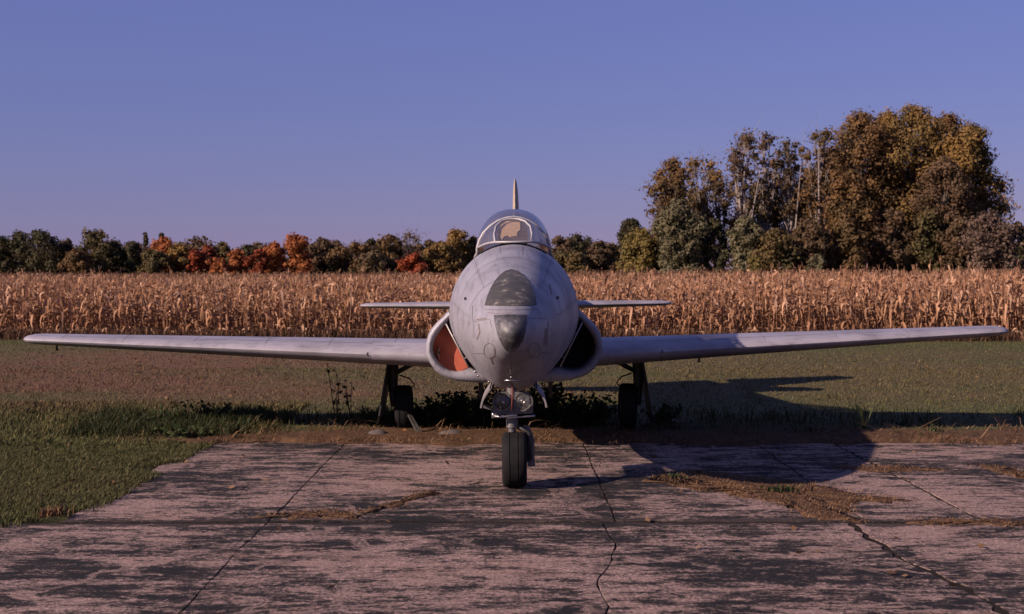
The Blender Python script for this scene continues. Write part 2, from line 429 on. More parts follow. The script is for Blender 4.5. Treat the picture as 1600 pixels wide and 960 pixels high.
crkR = [(1332, 820), (1356, 842), (1395, 862), (1420, 878), (1450, 893), (1478, 908), (1510, 922), (1545, 942), (1572, 962)]
row(10.2, 15.1, [(-3.55, .05, .0), (-1.92, .009, .006), (.82, .007, .008), (2.80, .02, .007), (3.71, .012, .018), (6.5, .006, .01), (9.3, .006, .01), (14, .006, 0)])
row(4.8, 10.2, [(-4.6, .03, 0), (-1.92, .011, .0055), (.8, .018, .006, crkC), (2.75, .028, .030, crkR), (5.5, .006, .01), (8.3, .006, .01), (14, .01, 0)])
row(-.6, 4.8, [(-4.6, .03, 0), (-1.9, .006, .01), (.8, .006, .01), (3.5, .006, .01), (6.2, .006, .01), (14, .006, 0)])
row(-8.6, -.6, [(-4.6, .03, 0), (-1.9, .006, .01), (.8, .006, .01), (3.5, .006, .01), (14, .006, 0)])

# ------------------------------------------------------------------ the jet
Y0 = 10.5                                     # nose tip distance from the camera
jet = empty('jet_aircraft', (.014, Y0, 0.004), (0, R(-.5), R(-.34)))
tag(jet, 'weathered silver straight-wing jet trainer parked nose-on on the apron edge', 'aircraft')
def pchip(xs, ys):
    xs, ys = np.array(xs, float), np.array(ys, float); h = np.diff(xs); d = np.diff(ys)/h
    m = np.zeros(len(xs))
    for i in range(1, len(xs)-1):
        if d[i-1]*d[i] > 0:
            w1, w2 = 2*h[i]+h[i-1], h[i]+2*h[i-1]; m[i] = (w1+w2)/(w1/d[i-1]+w2/d[i])
    m[0], m[-1] = d[0], d[-1]
    def f(x):
        x = min(max(x, xs[0]), xs[-1]); i = min(int(np.searchsorted(xs, x, 'right'))-1, len(xs)-2)
        t = (x-xs[i])/h[i]
        return (2*t**3-3*t**2+1)*ys[i]+(t**3-2*t**2+t)*h[i]*m[i]+(-2*t**3+3*t**2)*ys[i+1]+(t**3-t**2)*h[i]*m[i+1]
    return f
ST = np.array([  # s, centre z, half width, up, down
 (0, 1.47, 0, 0, 0), (.02, 1.47, .060, .058, .060), (.06, 1.47, .108, .105, .108), (.13, 1.47, .160, .155, .165), (.25, 1.475, .225, .220, .235),
 (.42, 1.48, .285, .285, .295), (.7, 1.485, .355, .37, .395), (1.1, 1.49, .430, .47, .515), (1.6, 1.495, .505, .575, .632), (2.2, 1.50, .575, .68, .705),
 (2.8, 1.50, .635, .745, .745), (3.5, 1.50, .695, .765, .752), (4.6, 1.50, .71, .765, .742), (6.0, 1.50, .70, .73, .72), (7.2, 1.51, .64, .66, .64),
 (8.4, 1.53, .55, .56, .52), (9.6, 1.56, .45, .45, .40), (10.6, 1.58, .35, .36, .31), (11.2, 1.59, .29, .29, .27)])
TS = np.sqrt(ST[:, 0]); fz, fw, fu, fd = [pchip(TS, ST[:, k]) for k in (1, 2, 3, 4)]
def NSx(up, s):
    t = min(1, max(0, (s-.3)/1.5)); e = min(1, max(0, (s-5)/2.5))
    return 2.05 if up else 2.05-.40*t*(1-e)
def sec(s): t = math.sqrt(max(s, 0)); return fz(t), fw(t), fu(t), fd(t)
def fus(s, th, off=0):
    z, w, u, d = sec(s); c, sn = math.cos(th), math.sin(th); NS = NSx(sn > 0, s)
    x = (w+off)*math.copysign(abs(c)**(2/NS), c); zz = ((u if sn > 0 else d)+off)*math.copysign(abs(sn)**(2/NS), sn)
    return Vector((x, s, z+zz))
ss = [0.0008]+list(np.linspace(.12, math.sqrt(11.2), 60)**2)
NTH = 56
mb = MB().grid([[fus(s, 2*math.pi*k/NTH) for k in range(NTH)] for s in ss], True)
n0 = len(mb.v); mb.v.append(tuple(fus(0, 0))); mb.f += [[n0, (k+1) % NTH, k] for k in range(NTH)]
# tail pipe rim turned inwards
last = (len(ss)-1)*NTH
mb.grid([[fus(11.2, 2*math.pi*k/NTH) for k in range(NTH)], [fus(11.2, 2*math.pi*k/NTH, -.03)+Vector((0, .0, 0)) for k in range(NTH)], [fus(11.2, 2*math.pi*k/NTH, -.05)+Vector((0, -.8, 0)) for k in range(NTH)]], True)
mb.f.append([len(mb.v)-NTH+k for k in range(NTH)])
fuselage = mb.build('fuselage', M['skin'], jet, True)
def solve_s(x, z):
    lo, hi = 0.0, 3.5
    def inside(s):
        zc, w, u, d = sec(s)
        if w <= 1e-6: return False
        h = u if z > zc else d; NS = NSx(z > zc, s)
        return (abs(x)/w)**NS+(abs(z-zc)/h)**NS < 1
    for _ in range(40):
        m = (lo+hi)/2
        if inside(m): hi = m
        else: lo = m
    return hi
def surf_px(px, py, off=0.0):
    """point of the nose skin behind a photo pixel (jet coordinates)"""
    s = .5
    for _ in range(12):
        D = Y0+s; p = at(px, py, D); s = .5*s+.5*solve_s(p.x, p.z)
    p = at(px, py, Y0+s); x, z = p.x, p.z
    e = .01; s0 = solve_s(x, z); zc, w, u, d = sec(s0)
    a = solve_s(x+e, z)-solve_s(x-e, z); b = solve_s(x, z+e)-solve_s(x, z-e)
    n = Vector((a, -2*e, b)).normalized()
    return Vector((x, s0, z))+n*off
def panel(name, pts, m, off=.004, parent=fuselage, rings=8, dens=5):
    P = []
    for i in range(len(pts)):
        a, b = np.array(pts[i], float), np.array(pts[(i+1) % len(pts)], float)
        n = max(1, int(np.linalg.norm(b-a)/dens))
        P += [tuple(a+(b-a)*k/n) for k in range(n)]
    c = np.mean(P, 0)
    rows = [[surf_px(*(c+(np.array(p)-c)*t), off=off) for p in P] for t in np.linspace(1, .08, rings)]
    edge = [surf_px(*p, off=-.004) for p in P]
    mb = MB().grid([edge]+rows, True); mb.f.append([len(mb.v)-len(P)+k for k in range(len(P))])
    return mb.build(name, m, parent, autosmooth=40)
def seam(name, pts, w, m, off=.0022, parent=fuselage):
    P = []
    for i in range(len(pts)-1):
        a, b = np.array(pts[i], float), np.array(pts[i+1], float); n = max(1, int(np.linalg.norm(b-a)/4))
        P += [a+(b-a)*k/n for k in range(n)]
    P.append(np.array(pts[-1], float)); P = np.array(P)
    T = np.gradient(P, axis=0); T /= np.linalg.norm(T, axis=1)[:, None]; N = np.stack([-T[:, 1], T[:, 0]], 1)
    mb = MB().grid([[surf_px(*(p+n*w/2), off=off), surf_px(*(p-n*w/2), off=off)] for p, n in zip(P, N)])
    return mb.build(name, m, parent, True)
def arc(cx, cy, rx, ry, a0, a1, n=14): return [(cx+rx*math.cos(R(a)), cy-ry*math.sin(R(a))) for a in np.linspace(a0, a1, n)]
for sh, a0, a1 in ((.92, 20, 160), (1.75, -40, 220), (2.55, -40, 220), (3.2, 0, 180)):
    MB().grid([[fus(sh, R(a), .0022), fus(sh+.007, R(a), .0022)] for a in np.linspace(a0, a1, 60)]).build('panel_seam', M['line'], fuselage, True)
for an in (52, 128, 12, 168):
    MB().grid([[fus(q, R(an-.25), .0022), fus(q, R(an+.25), .0022)] for q in np.linspace(.92, 3.2, 24)]).build('panel_seam', M['line'], fuselage, True)
rv = MB()
def dot(p, n):
    n = n.normalized(); u = n.cross(Vector((0, 0, 1))).normalized()*.0045; w = n.cross(u).normalized()*.0045
    rv.add([p+u, p+w, p-u, p-w], [[0, 1, 2, 3]])
for sh in (.92, 1.75, 2.55, 3.2):
    for dy in (-.03, .037):
        for a in np.arange(-35, 216, 2.6 if sh > 1.2 else 4): p = fus(sh+dy, R(a), .0026); dot(p, fus(sh+dy, R(a), .1)-p)
for an in (52, 128, 12, 168):
    for da in (-2, 2):
        for q in np.arange(.95, 3.2, .05): p = fus(q, R(an+da), .0026); dot(p, fus(q, R(an+da), .1)-p)
rv.build('rivet_rows', M['line'], fuselage)['kind'] = 'stuff'
# dark antenna fairing on top of the nose, scuffed cap below it
panel('antenna_fairing', [(757, 478), (761, 464), (766, 452), (772, 441), (780, 431), (789, 424.5), (798, 422), (808, 424.5), (818, 431), (826, 441), (832, 452), (836, 464), (838, 478), (798, 479.5)], M['fairing'])
panel('nose_cap', [(772, 493.5), (798, 492.7), (823, 493.5), (822.3, 508), (820.5, 520), (816, 534), (810, 543), (804, 549.5), (798, 552), (791, 549.5), (785, 541), (780, 531), (776, 518), (773, 506)], M['cap'])
for c, g in ((764, 0), (834, 0)): seam('access_ring', arc(c, 549, 9, 12, 0, 360, 20), .9, M['line'])
for p in ([(757, 484), (800, 485.5), (839, 484)], [(738, 478), (737, 498), (741, 503), (765, 499), (768, 512)], [(856, 500), (826, 498)], [(797, 553), (797, 604)],
          [(735, 553), (755, 553)], [(843, 553), (862, 553)], [(780, 382), (780, 396)], [(815, 382), (815, 400)], [(856, 504), (853, 545)]):
    seam('panel_seam', p, .75, M['line'])
for p, w in (([(747, 506), (749, 520), (744, 531)], 3), ([(765, 558), (768, 569)], 3.5), ([(771, 545), (773, 556), (766, 561)], 1.8), ([(853, 515), (850, 540)], 6),
             ([(744, 500), (758, 498)], 3), ([(762, 489), (775, 491), (800, 490)], 1.4), ([(858, 446), (861, 462)], 2.5)):
    seam('paint_chip', p, w*.6, M['chip'], .0025)
for p in ((726, 467), (870, 467)): panel('vent_hole', arc(*p, 2.2, 2.6, 0, 342, 10), M['dark'], .003, dens=9, rings=3)
mb = MB()
q = surf_px(797, 588); mb.tube([q+Vector((0, .02, .0)), q+Vector((0, -.05, -.012))], .008); mb.tube([q+Vector((-.06, -.02, -.04)), q+Vector((.06, -.02, -.04))], .006, 6)
mb.build('tow_fitting', M['chrome'], fuselage, True)
# four small bolts beneath the intakes
for px, py in ((738, 582), (743, 588), (752, 593), (760, 599)):
    mb = MB(); mb.lathe([(-.006, .012), (.0, .009), (.002, 0)], surf_px(px, py, .004), 'y', 8); mb.build('fastener', M['chrome'], fuselage, True)

# --- wings
def foil(t, cam_, x):
    yt = 5*t*(.2969*math.sqrt(x)-.126*x-.3516*x*x+.2843*x**3-.1015*x**4)
    yc = cam_*4*x*(1-x); return yc+yt, yc-yt
INC = math.tan(R(1.8))
def surface(stations, a, b, n=15):
    rows = []
    xs = [a+(b-a)*(.5-.5*math.cos(math.pi*i/n)) for i in range(n+1)]
    for X, y, z, c, t in stations:
        U = [(u-x*INC, l-x*INC) for x in xs for u, l in (foil(t, .012, x),)]
        r = [Vector((X, y+x*c, z+u*c)) for x, (u, l) in list(zip(xs, U))[::-1]]+[Vector((X, y+x*c, z+l*c)) for x, (u, l) in list(zip(xs, U))[(1 if a == 0 else 0):]]
        rows.append(r)
    mb = MB().grid(rows, True); m = len(rows[0])
    mb.f.append(list(range(m))); mb.f.append([(len(rows)-1)*m+k for k in range(m)]); return mb
HW = 5.97
def wst(k):
    """wing station at fraction k of the half span"""
    X = .55+(HW-.55)*k
    return [X, 4.42+.72*k, .985+.225*k, 2.75-1.68*k, .128-.012*k]
for sg in (-1, 1):
    st = [wst(k) for k in np.linspace(0, .965, 12)]
    for k, c in ((.982, .93), (.993, .78), (.999, .5), (1.0, .22)):
        w = wst(k); w[1] += w[3]*(1-c)*.35; w[3] *= .6+.4*c; w[4] *= c; st.append(w)
    mir = lambda S: [[sg*w[0]]+w[1:] for w in S]
    wing = surface(mir(st), 0, .745).build('wing', M['wing'], jet, autosmooth=35)
    surface(mir([wst(k) for k in np.linspace(.10, .52, 5)]), .752, 1, 8).build('flap', M['wing'], wing, autosmooth=35)
    surface(mir([wst(k) for k in np.linspace(.524, .965, 5)]), .752, 1, 8).build('aileron', M['wing'], wing, autosmooth=35)
    w = wst(.93 if sg < 0 else .30); z = w[2]-.06*w[3]-.015
    if sg > 0: z = w[2]-.055*w[3]
    MB().tube([(sg*w[0], w[1]+.3, z+.03), (sg*w[0], w[1]+.3, z-.02), (sg*w[0], w[1]+.3, z-.045)], [.012, .012, .022], 8).build('tie_down_ring', M['geardark'], wing, True)
    # inboard leading-edge cuff ending in a notch
    rows = []
    for k in np.linspace(.06, .205, 5):
        w = wst(k); xs = [.10, .05, .02, .006, 0]
        up = [Vector((sg*w[0], w[1]+x*w[3]-.004, w[2]+(foil(w[4], .012, x)[0])*w[3]+.006)) for x in xs]
        lo = [Vector((sg*w[0], w[1]+x*w[3]-.006, w[2]+(foil(w[4], .012, x)[1])*w[3]-.006)) for x in xs[::-1][1:3]]
        rows.append(up+lo)
    MB().grid(rows).build('leading_edge_cuff', M['wing'], wing, True)
    w = wst(.213); MB().box((sg*w[0], w[1]+.012, w[2]+.005), (.014, .03, .035)).build('cuff_notch', M['geardark'], wing)
    def top_pt(k, x, off=.0025):
        w = wst(k); u = foil(w[4], .012, x)[0]-x*INC
        return Vector((sg*w[0], w[1]+x*w[3], w[2]+u*w[3]+off))
    for k in (.16, .30, .44, .60, .76, .90):
        MB().grid([[top_pt(k-.0005, x), top_pt(k+.0005, x)] for x in np.linspace(.012, .74, 16)]).build('wing_seam', M['line'], wing, True)
    for x in (.10, .40): MB().grid([[top_pt(k, x), top_pt(k, x+.004)] for k in np.linspace(.08, .96, 20)]).build('wing_seam', M['line'], wing, True)
    nl = wst(.99); MB().lathe([(-.03, 0), (-.02, .018), (.0, .024), (.03, .02), (.05, 0)], (sg*(nl[0]-.02), nl[1]+.22, nl[2]), 'y', 10).build('navigation_light', M['red'] if sg < 0 else M['geardark'], wing, True)
# --- tailplane and fin
for sg in (-1, 1):
    st = []
    for k in (0, .25, .5, .75, .93, .975, .995, 1):
        c = 1 if k < .95 else {.975: .85, .995: .6, 1: .3}[k]
        X = .25+2.17*k; ch = 1.28-.62*k
        st.append([sg*X, 9.25+.38*k+ch*(1-c)*.3, 1.47+.012*k, ch*(.5+.5*c), .115*c])
    tp = surface(st, 0, .62).build('tailplane', M['wing'], jet, autosmooth=35)
    surface([s for s in st[:5]], .63, 1, 8).build('elevator', M['wing'], tp, autosmooth=35)
def vert(stations, a, b):
    mb = surface([[w[0], w[1], 0, w[2], w[3]] for w in stations], a, b, 10)
    mb.v = [(v[2]-.0, v[1], v[0]) for v in mb.v]; return mb
INC = 0.0
fs = [[1.75, 8.75, 2.5, .085], [2.1, 9.1, 2.05, .085], [2.6, 9.55, 1.45, .085], [3.0, 9.82, 1.12, .085], [3.25, 9.98, .92, .085], [3.38, 10.1, .74, .075], [3.45, 10.24, .5, .06], [3.475, 10.36, .28, .04]]
M['fin'] = plain('tan_fin_paint', (.42, .33, .24), .6, .1, .2, 6)
fin = vert(fs, 0, .68).build('fin', M['fin'], jet, autosmooth=35)
vert(fs[1:6], .69, 1).build('rudder', M['skin'], fin, autosmooth=35)

# --- intakes: a D-shaped lip each side, duct, splitter plate with bleed gap
OUT = [(-.69, 1.56), (-.745, 1.50), (-.816, 1.432), (-.87, 1.37), (-.905, 1.31), (-.93, 1.21), (-.933, 1.10), (-.905, 1.02), (-.84, .915), (-.77, .86), (-.70, .828), (-.60, .80), (-.50, .788), (-.42, .782), (-.32, .778), (-.20, .79)]
INN = [(-.665, 1.48), (-.70, 1.443), (-.745, 1.392), (-.796, 1.323), (-.83, 1.27), (-.853, 1.215), (-.864, 1.14), (-.845, 1.075), (-.80, 1.0), (-.745, .948), (-.69, .915), (-.62, .90), (-.545, .907), (-.46, .945), (-.40, .935), (-.34, .90)]
OUT = [(x*1.022, z) for x, z in OUT]; INN = [(x*1.02, z) for x, z in INN]
def fus_x(s, z):
    zc, w, u, d = sec(s); h = u if z > zc else d; NS = NSx(z > zc, s)
    return w*max(0, 1-(abs(z-zc)/h)**NS)**(1/NS)
SI = 3.5
for sg in (-1, 1):
    rows = []
    def mk(L, y, sx=1.0): return [Vector((-sg*x, y, z)) for x, z in L]
    # inside of the duct, round the lip, along the cowl, fairing out into the wing root
    for d in (.55, .25, .08): rows.append(mk([(x*.985+(-.02), z) for x, z in INN] if d > .3 else INN, SI+d))
    for a in np.linspace(0, math.pi, 9):
        t = .5-.5*math.cos(a); L = [(i[0]*(1-t)+o[0]*t, i[1]*(1-t)+o[1]*t) for i, o in zip(INN, OUT)]
        rows.append([Vector((-sg*x, SI+.06-.07*math.sin(a)-.05*(1.45-z)*0, z)) for x, z in L])
    for d, f in ((.3, .0), (.8, .0), (1.6, .03), (2.4, .10), (3.2, .28), (3.9, .6), (4.4, 1.05)):
        L = []
        for x, z in OUT:
            fx = -fus_x(SI+d, z)*.97; L.append((x*(1-f)+fx*f if f < 1 else fx*.96, z+(.02*f if z < .9 else 0)))
        rows.append(mk(L, SI+d))
    cowl = MB().grid(rows).build('intake_cowl', M['skin'], jet, True)
    # closing wall of the duct + back wall, coloured dark for the shade inside
    top, bot = INN[0], INN[13]
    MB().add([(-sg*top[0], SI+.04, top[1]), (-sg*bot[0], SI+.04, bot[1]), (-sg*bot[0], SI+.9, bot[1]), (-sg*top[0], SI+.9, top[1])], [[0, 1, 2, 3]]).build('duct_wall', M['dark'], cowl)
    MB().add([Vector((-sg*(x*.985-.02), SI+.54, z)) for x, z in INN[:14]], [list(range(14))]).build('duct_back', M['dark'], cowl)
    # splitter plate: pale edge, with tabs bridging the bleed gap to the fuselage
    a = Vector((-sg*(top[0]-.052), SI-.02, top[1]-.06)); b = Vector((-sg*(bot[0]-.022), SI-.02, bot[1]+.005))
    MB().tube([a, b], .007, 8).build('splitter_edge', M['strip'], cowl, True)
    MB().plate([a+Vector((0, .09, .05)), Vector((math.copysign(.60, a.x), a.y+.09, a.z+.06)), Vector((math.copysign(.28, a.x), b.y+.09, b.z-.02)), b+Vector((0, .09, -.02))], .01).build('bleed_gap_shade', M['dark'], cowl)  # dark plate painted in for the shade between splitter and fuselage
    MB().add([a, b, b+Vector((0, .5, 0)), a+Vector((0, .5, 0))], [[0, 1, 2, 3]]).build('splitter_plate', M['strip'], cowl)
    for k in (.28, .55, .80):
        p = a.lerp(b, k); zz = p.z+.012; q = Vector((-sg*-fus_x(SI-.02, zz)*1.0, SI-.02, zz)); q.x = math.copysign(fus_x(SI-.02, zz), -sg*-1)
        MB().tube([p, Vector((math.copysign(fus_x(SI-.02, zz)-.005, p.x), p.y, zz+.012))], .004, 6).build('splitter_tab', M['strip'], cowl, True)
    # round pale patch with a bolt on the inside of the outer wall
    if sg < 0:
        c = Vector((-.838, SI+.10, 1.10)); mb = MB()
        mb.add([c+Vector((.012+.02*abs(math.sin(q)), .06*math.cos(q), .075*math.sin(q))) for q in np.linspace(0, 2*math.pi, 18)[:-1]], [list(range(17))]); mb.build('duct_patch', M['strip'], cowl)
        MB().lathe([(.0, .014), (.02, .014), (.024, 0)], c+Vector((.015, 0, .005)), 'x', 10).build('duct_bolt', M['dark'], cowl)
# orange cover board set into the left intake (a loose thing)
ob = MB(); P = [(x*.97+(-.015), z*.985+.016) for x, z in INN[:14]]
pts = [Vector((x, 0, z)) for x, z in P]
ob.plate(pts, .02); o = ob.build('intake_cover', M['orange']); o.location = (0.0, Y0+SI+.155, .004-.012)
tag(o, 'faded orange board plugging the jet intake beside the sunlit wing', 'intake cover')

# --- canopy and windscreen
def J(px, py, D): p = at(px, py, D); return Vector((p.x, D-Y0, p.z))
archL = [(743, 398), (743.5, 388), (747, 376), (753, 365), (763, 354.5), (776, 346), (789, 341.5), (800, 340)]
arch = [J(x, y, 13.9) for x, y in archL]+[J(1600-x, y, 13.9) for x, y in archL[::-1][1:]]
cs = [(3.44, 2.553, .388, 2.14), (3.7, 2.615, .412, 2.12), (4.1, 2.672, .430, 2.10), (4.6, 2.695, .438, 2.08), (5.1, 2.665, .425, 2.07), (5.7, 2.56, .37, 2.06), (6.2, 2.43, .28, 2.06), (6.7, 2.29, .16, 2.06)]
rows = []
for s, zt, hw, zs in cs:
    rows.append([Vector((-hw*math.copysign(abs(math.cos(q))**(2/2.3), math.cos(q)), s, zs+(zt-zs)*abs(math.sin(q))**(2/2.3))) for q in np.linspace(0, math.pi, 27)])
can = MB().grid(rows).build('canopy', M['canopy'], jet, True)
MB().tube(arch, .014, 8).build('windscreen_bow', M['frame'], jet, True)
for sg in (-1, 1): MB().tube([(sg*hw*1.0, s, zs+.03) for s, zt, hw, zs in cs], .016, 6).build('canopy_rail', M['frame'], can, True)
paneL = [(772, 379, 13.30), (770.5, 367, 13.48), (773, 355, 13.66), (781, 347, 13.78), (791, 343.5, 13.83), (800, 342.8, 13.84)]
edgeL = [J(*p) for p in paneL]; edgeR = [J(1600-p[0], p[1], p[2]) for p in paneL]
loop = edgeL+edgeR[::-1][1:]
ws = MB(); c = sum(loop, Vector())/len(loop)
ws.grid([loop, [c+(p-c)*.5 for p in loop], [c+(p-c)*.05 for p in loop]], True); wso = ws.build('windscreen', M['glass'], jet, True)
MB().tube(loop+[loop[0]], .011, 8).build('windscreen_frame', M['frame'], wso, True)
for sg, E in ((-1, edgeL), (1, edgeR)):
    A = arch[1:8] if sg < 0 else arch[::-1][1:8]
    A2 = [A[0], A[1], A[2], A[3], A[4], A[6]]
    mb = MB(); rws = []
    for t in np.linspace(0, 1, 7): rws.append([E[i].lerp(A2[i], t)+Vector((0, -.03*math.sin(math.pi*t), .012*math.sin(math.pi*t))) for i in range(6)])
    mb.grid(rws); mb.build('quarter_pane', M['glass'], wso, True)
    MB().tube([r[0] for r in rws], .012, 6).build('pane_sill', M['frame'], wso, True)
# things under the glass: black deck, tan cover torn at one side, head rests
dk = MB()
for s0 in np.linspace(2.95, 6.3, 14):
    pass
dk.grid([[fus(s, R(90+a), .012) for a in np.linspace(-30, 30, 9)] for s in np.linspace(3.0, 6.4, 16)]); dk.build('cockpit_deck', M['cockpit'], jet, True)
tn = MB(); tl = [(779, 372), (778, 362), (782, 352), (790, 347), (806, 347), (811, 350), (811, 361), (807, 363), (806, 370), (796, 371), (792, 369), (786, 371), (783, 375)]
tn.plate([J(x, y, 13.40+(379-y)*.015) for x, y in tl], .012); tn.build('canvas_cover', M['tan'], jet)
tn = MB(); tl = [(775, 378), (776, 360), (783, 350), (800, 345), (815, 349), (822, 360), (823, 378)]
tn.plate([J(x, y, 13.45+(379-y)*.015) for x, y in tl], .03); tn.build('instrument_hood', M['torn'], jet)
for s in (4.35, 5.45):
    hb = MB(); hb.box((0, s, 2.36), (.34, .12, .34), taper=.7); hb.box((0, s-.05, 2.45), (.24, .06, .14)); hb.build('seat_headrest', M['cockpit'], jet)

# --- nose gear (leg mesh carries its pieces)
YG = 1.39; g = lambda px, py, dy=0: (lambda p: Vector((p.x, YG+dy, p.z)))(at(px, py, Y0+YG))
leg = MB(); leg.tube([g(797, 600), g(797, 652)], .045, 14); leg.tube([g(797, 652), g(797, 669)], .052, 14); leg.tube([g(797, 669), g(797, 676)], .034, 12)
noseg = leg.build('nose_gear', M['gear'], jet, autosmooth=40)
def tyre_prof(w, r, ri): return [(-w*.36, ri), (-w*.47, ri+(r-ri)*.25), (-w*.5, ri+(r-ri)*.55), (-w*.46, r*.93), (-w*.37, r*.985), (-w*.2, r), (-w*.19, r-.006), (-w*.15, r-.006), (-w*.14, r), (w*.14, r), (w*.15, r-.006), (w*.19, r-.006), (w*.2, r), (w*.37, r*.985), (w*.46, r*.93), (w*.5, ri+(r-ri)*.55), (w*.47, ri+(r-ri)*.25), (w*.36, ri)]
def wheel(c, w, r, ri, parent):
    m = MB().lathe(tyre_prof(w, r, ri)+[tyre_prof(w, r, ri)[0]], (0, 0, 0), 'x', 40); m.v = [tuple(Vector(v)+Vector(c)) for v in m.v]; m.f = [f for f in m.f if len(f) == 4]
    t = m.build('tyre', M['rubber'], parent, autosmooth=50)
    MB().lathe([(-w*.30, 0), (-w*.33, ri*.3), (-w*.24, ri*.5), (-w*.30, ri*.92), (-w*.38, ri+.004), (w*.38, ri+.004), (w*.30, ri*.92), (w*.24, ri*.5), (w*.33, ri*.3), (w*.30, 0)], c, 'x', 28).build('rim', M['gear'], parent, autosmooth=40)
wc = g(800.5, 720); wheel((wc.x, YG, .252), .225, .252, .13, noseg)
fk = MB()
for dx in (.135,): fk.tube([(wc.x+dx*.25, YG, .55), (wc.x+dx, YG+.02, .50), (wc.x+dx, YG+.02, .25)], [.022, .022, .03], 8)
fk.tube([(wc.x-.11, YG+.02, .25), (wc.x+.15, YG+.02, .25)], .02, 8); fk.build('fork', M['geardark'], noseg, True)
# twin lamp housing
for k, (px, py) in enumerate(((782, 627.5), (815, 628))):
    c = g(px, py, -.06); mb = MB()
    mb.lathe([(.10, .05), (.06, .08), (0, .088), (-.012, .088), (-.012, .076), (.0, .074)], c, 'y', 24)
    lb = mb.build('landing_light', M['gear'], noseg, autosmooth=40)
    MB().lathe([(.05, 0), (.045, .02), (.03, .045), (.0, .072)], c, 'y', 24).build('reflector', M['chrome'] if k else M['geardark'], lb, True)
    MB().lathe([(.02, .018), (-.004, .016), (-.006, 0)], c+Vector((.012, 0, -.01)), 'y', 12).build('bulb', M['chrome'], lb, True)
    MB().lathe([(-.002, .074), (-.012, .05), (-.016, 0)], c, 'y', 24).build('lens', M['lens'], lb, True)
mb = MB(); mb.plate([g(767, 622, -.02), g(767, 649, -.02), g(830, 647, -.02), g(831, 622, -.02), g(822, 613, -.02), g(776, 613, -.02)], .03); mb.build('lamp_bracket', M['gear'], noseg)
mb = MB(); mb.tube([g(767, 650, -.1), g(785, 650, -.12), g(805, 648, -.12)], .012, 8); mb.tube([g(768, 643, -.1), g(768, 653, -.1)], .014, 8); mb.tube([g(790, 653, -.06), g(833, 651, -.02)], .01, 8); mb.build('steering_link', M['chrome'], noseg, True)
MB().tube([g(798, 598, -.16), g(798, 622, -.17), g(797, 640, -.13)], .006, 8).build('lock_pin', M['red'], noseg, True)
for sg in (-1, 1):      # curved gear doors
    rws = []
    for y in np.linspace(-.55, .25, 6): rws.append([Vector((sg*.215+sg*.085*math.sin(q*1.57), YG+.3+y, .92-.17*q)) for q in np.linspace(0, 1, 8)])
    th = [[p+Vector((-sg*.016, 0, 0)) for p in r] for r in rws]
    mb = MB().grid(rws); mb.grid(th); mb.grid([rws[0], th[0]]); mb.grid([rws[-1], th[-1]]); mb.grid([[r[-1] for r in rws], [r[-1] for r in th]])
    mb.build('gear_door', M['gear_pale'], noseg, autosmooth=40)
mb = MB(); mb.plate([g(813, 668, .05), g(824, 667, .05), g(832, 690, .05), g(832, 716, .05), g(833, 732, .05), g(821, 732, .05), g(820, 690, .05)], .03); mb.build('torque_guard', M['gear'], noseg)
mb = MB(); mb.plate([g(752, 633, .1), g(766, 640, .1), g(766, 644, .1), g(752, 640, .1)], .02); mb.build('door_arm', M['gear'], noseg)

# --- main gear
YM = 5.85
for sg in (-1, 1):
    x0 = sg*1.42; mb = MB()
    mb.tube([(x0-sg*-.12, YM, .95), (x0+sg*.12, YM, .62), (x0+sg*.10, YM, .30)], [.085, .065, .05], 12)
    mb.tube([(x0+sg*.10, YM, .285), (x0-sg*.10, YM, .285)], .04, 10)
    mgear = mb.build('main_gear', M['geardark'], jet, autosmooth=40)
    wheel((x0-sg*.02, YM, .285), .20, .285, .17, mgear)
    MB().tube([(x0+sg*.08, YM-.05, .72), (x0-sg*.12, YM-.05, .83), (x0-sg*.32, YM-.05, .86)], .03, 8).build('drag_brace', M['geardark'], mgear, True)
    MB().tube([(x0+sg*.03, YM-.08, .70), (x0-sg*.10, YM-.1, .66), (x0-sg*.16, YM-.1, .58), (x0-sg*.10, YM-.1, .52), (x0-sg*.02, YM-.08, .50)], .01, 6).build('brake_hose', M['rubber'], mgear, True)
    MB().tube([(x0+sg*.12, YM-.12, .52), (x0+sg*.1, YM-.16, .40), (x0+sg*.08, YM-.05, .30)], .02, 6).build('torque_link', M['geardark'], mgear, True)
    mb = MB(); mb.plate([(x0+sg*.15, YM-.32, .86), (x0+sg*.15, YM+.3, .86), (x0+sg*.26, YM+.34, .22), (x0+sg*.30, YM+.1, .10), (x0+sg*.30, YM-.2, .10), (x0+sg*.26, YM-.34, .22)], .02)
    mb.build('gear_door', M['geardark'], mgear)
    mb = MB(); mb.plate([(sg*.42, YM-.55, .80), (sg*.42, YM+.5, .80), (sg*.44, YM+.45, .42), (sg*.44, YM-.42, .42)], .03); mb.build('inner_gear_door', M['geardark'], mgear)
    if sg < 0:
        mb = MB(); mb.plate([at(631, 648, 15.9)-Vector((0, Y0, 0)), at(637, 650, 15.9)-Vector((0, Y0, 0)), at(656, 682, 15.6)-Vector((0, Y0, 0)), at(648, 682, 15.6)-Vector((0, Y0, 0))], .03); mb.build('prop_strut', M['geardark'], mgear)

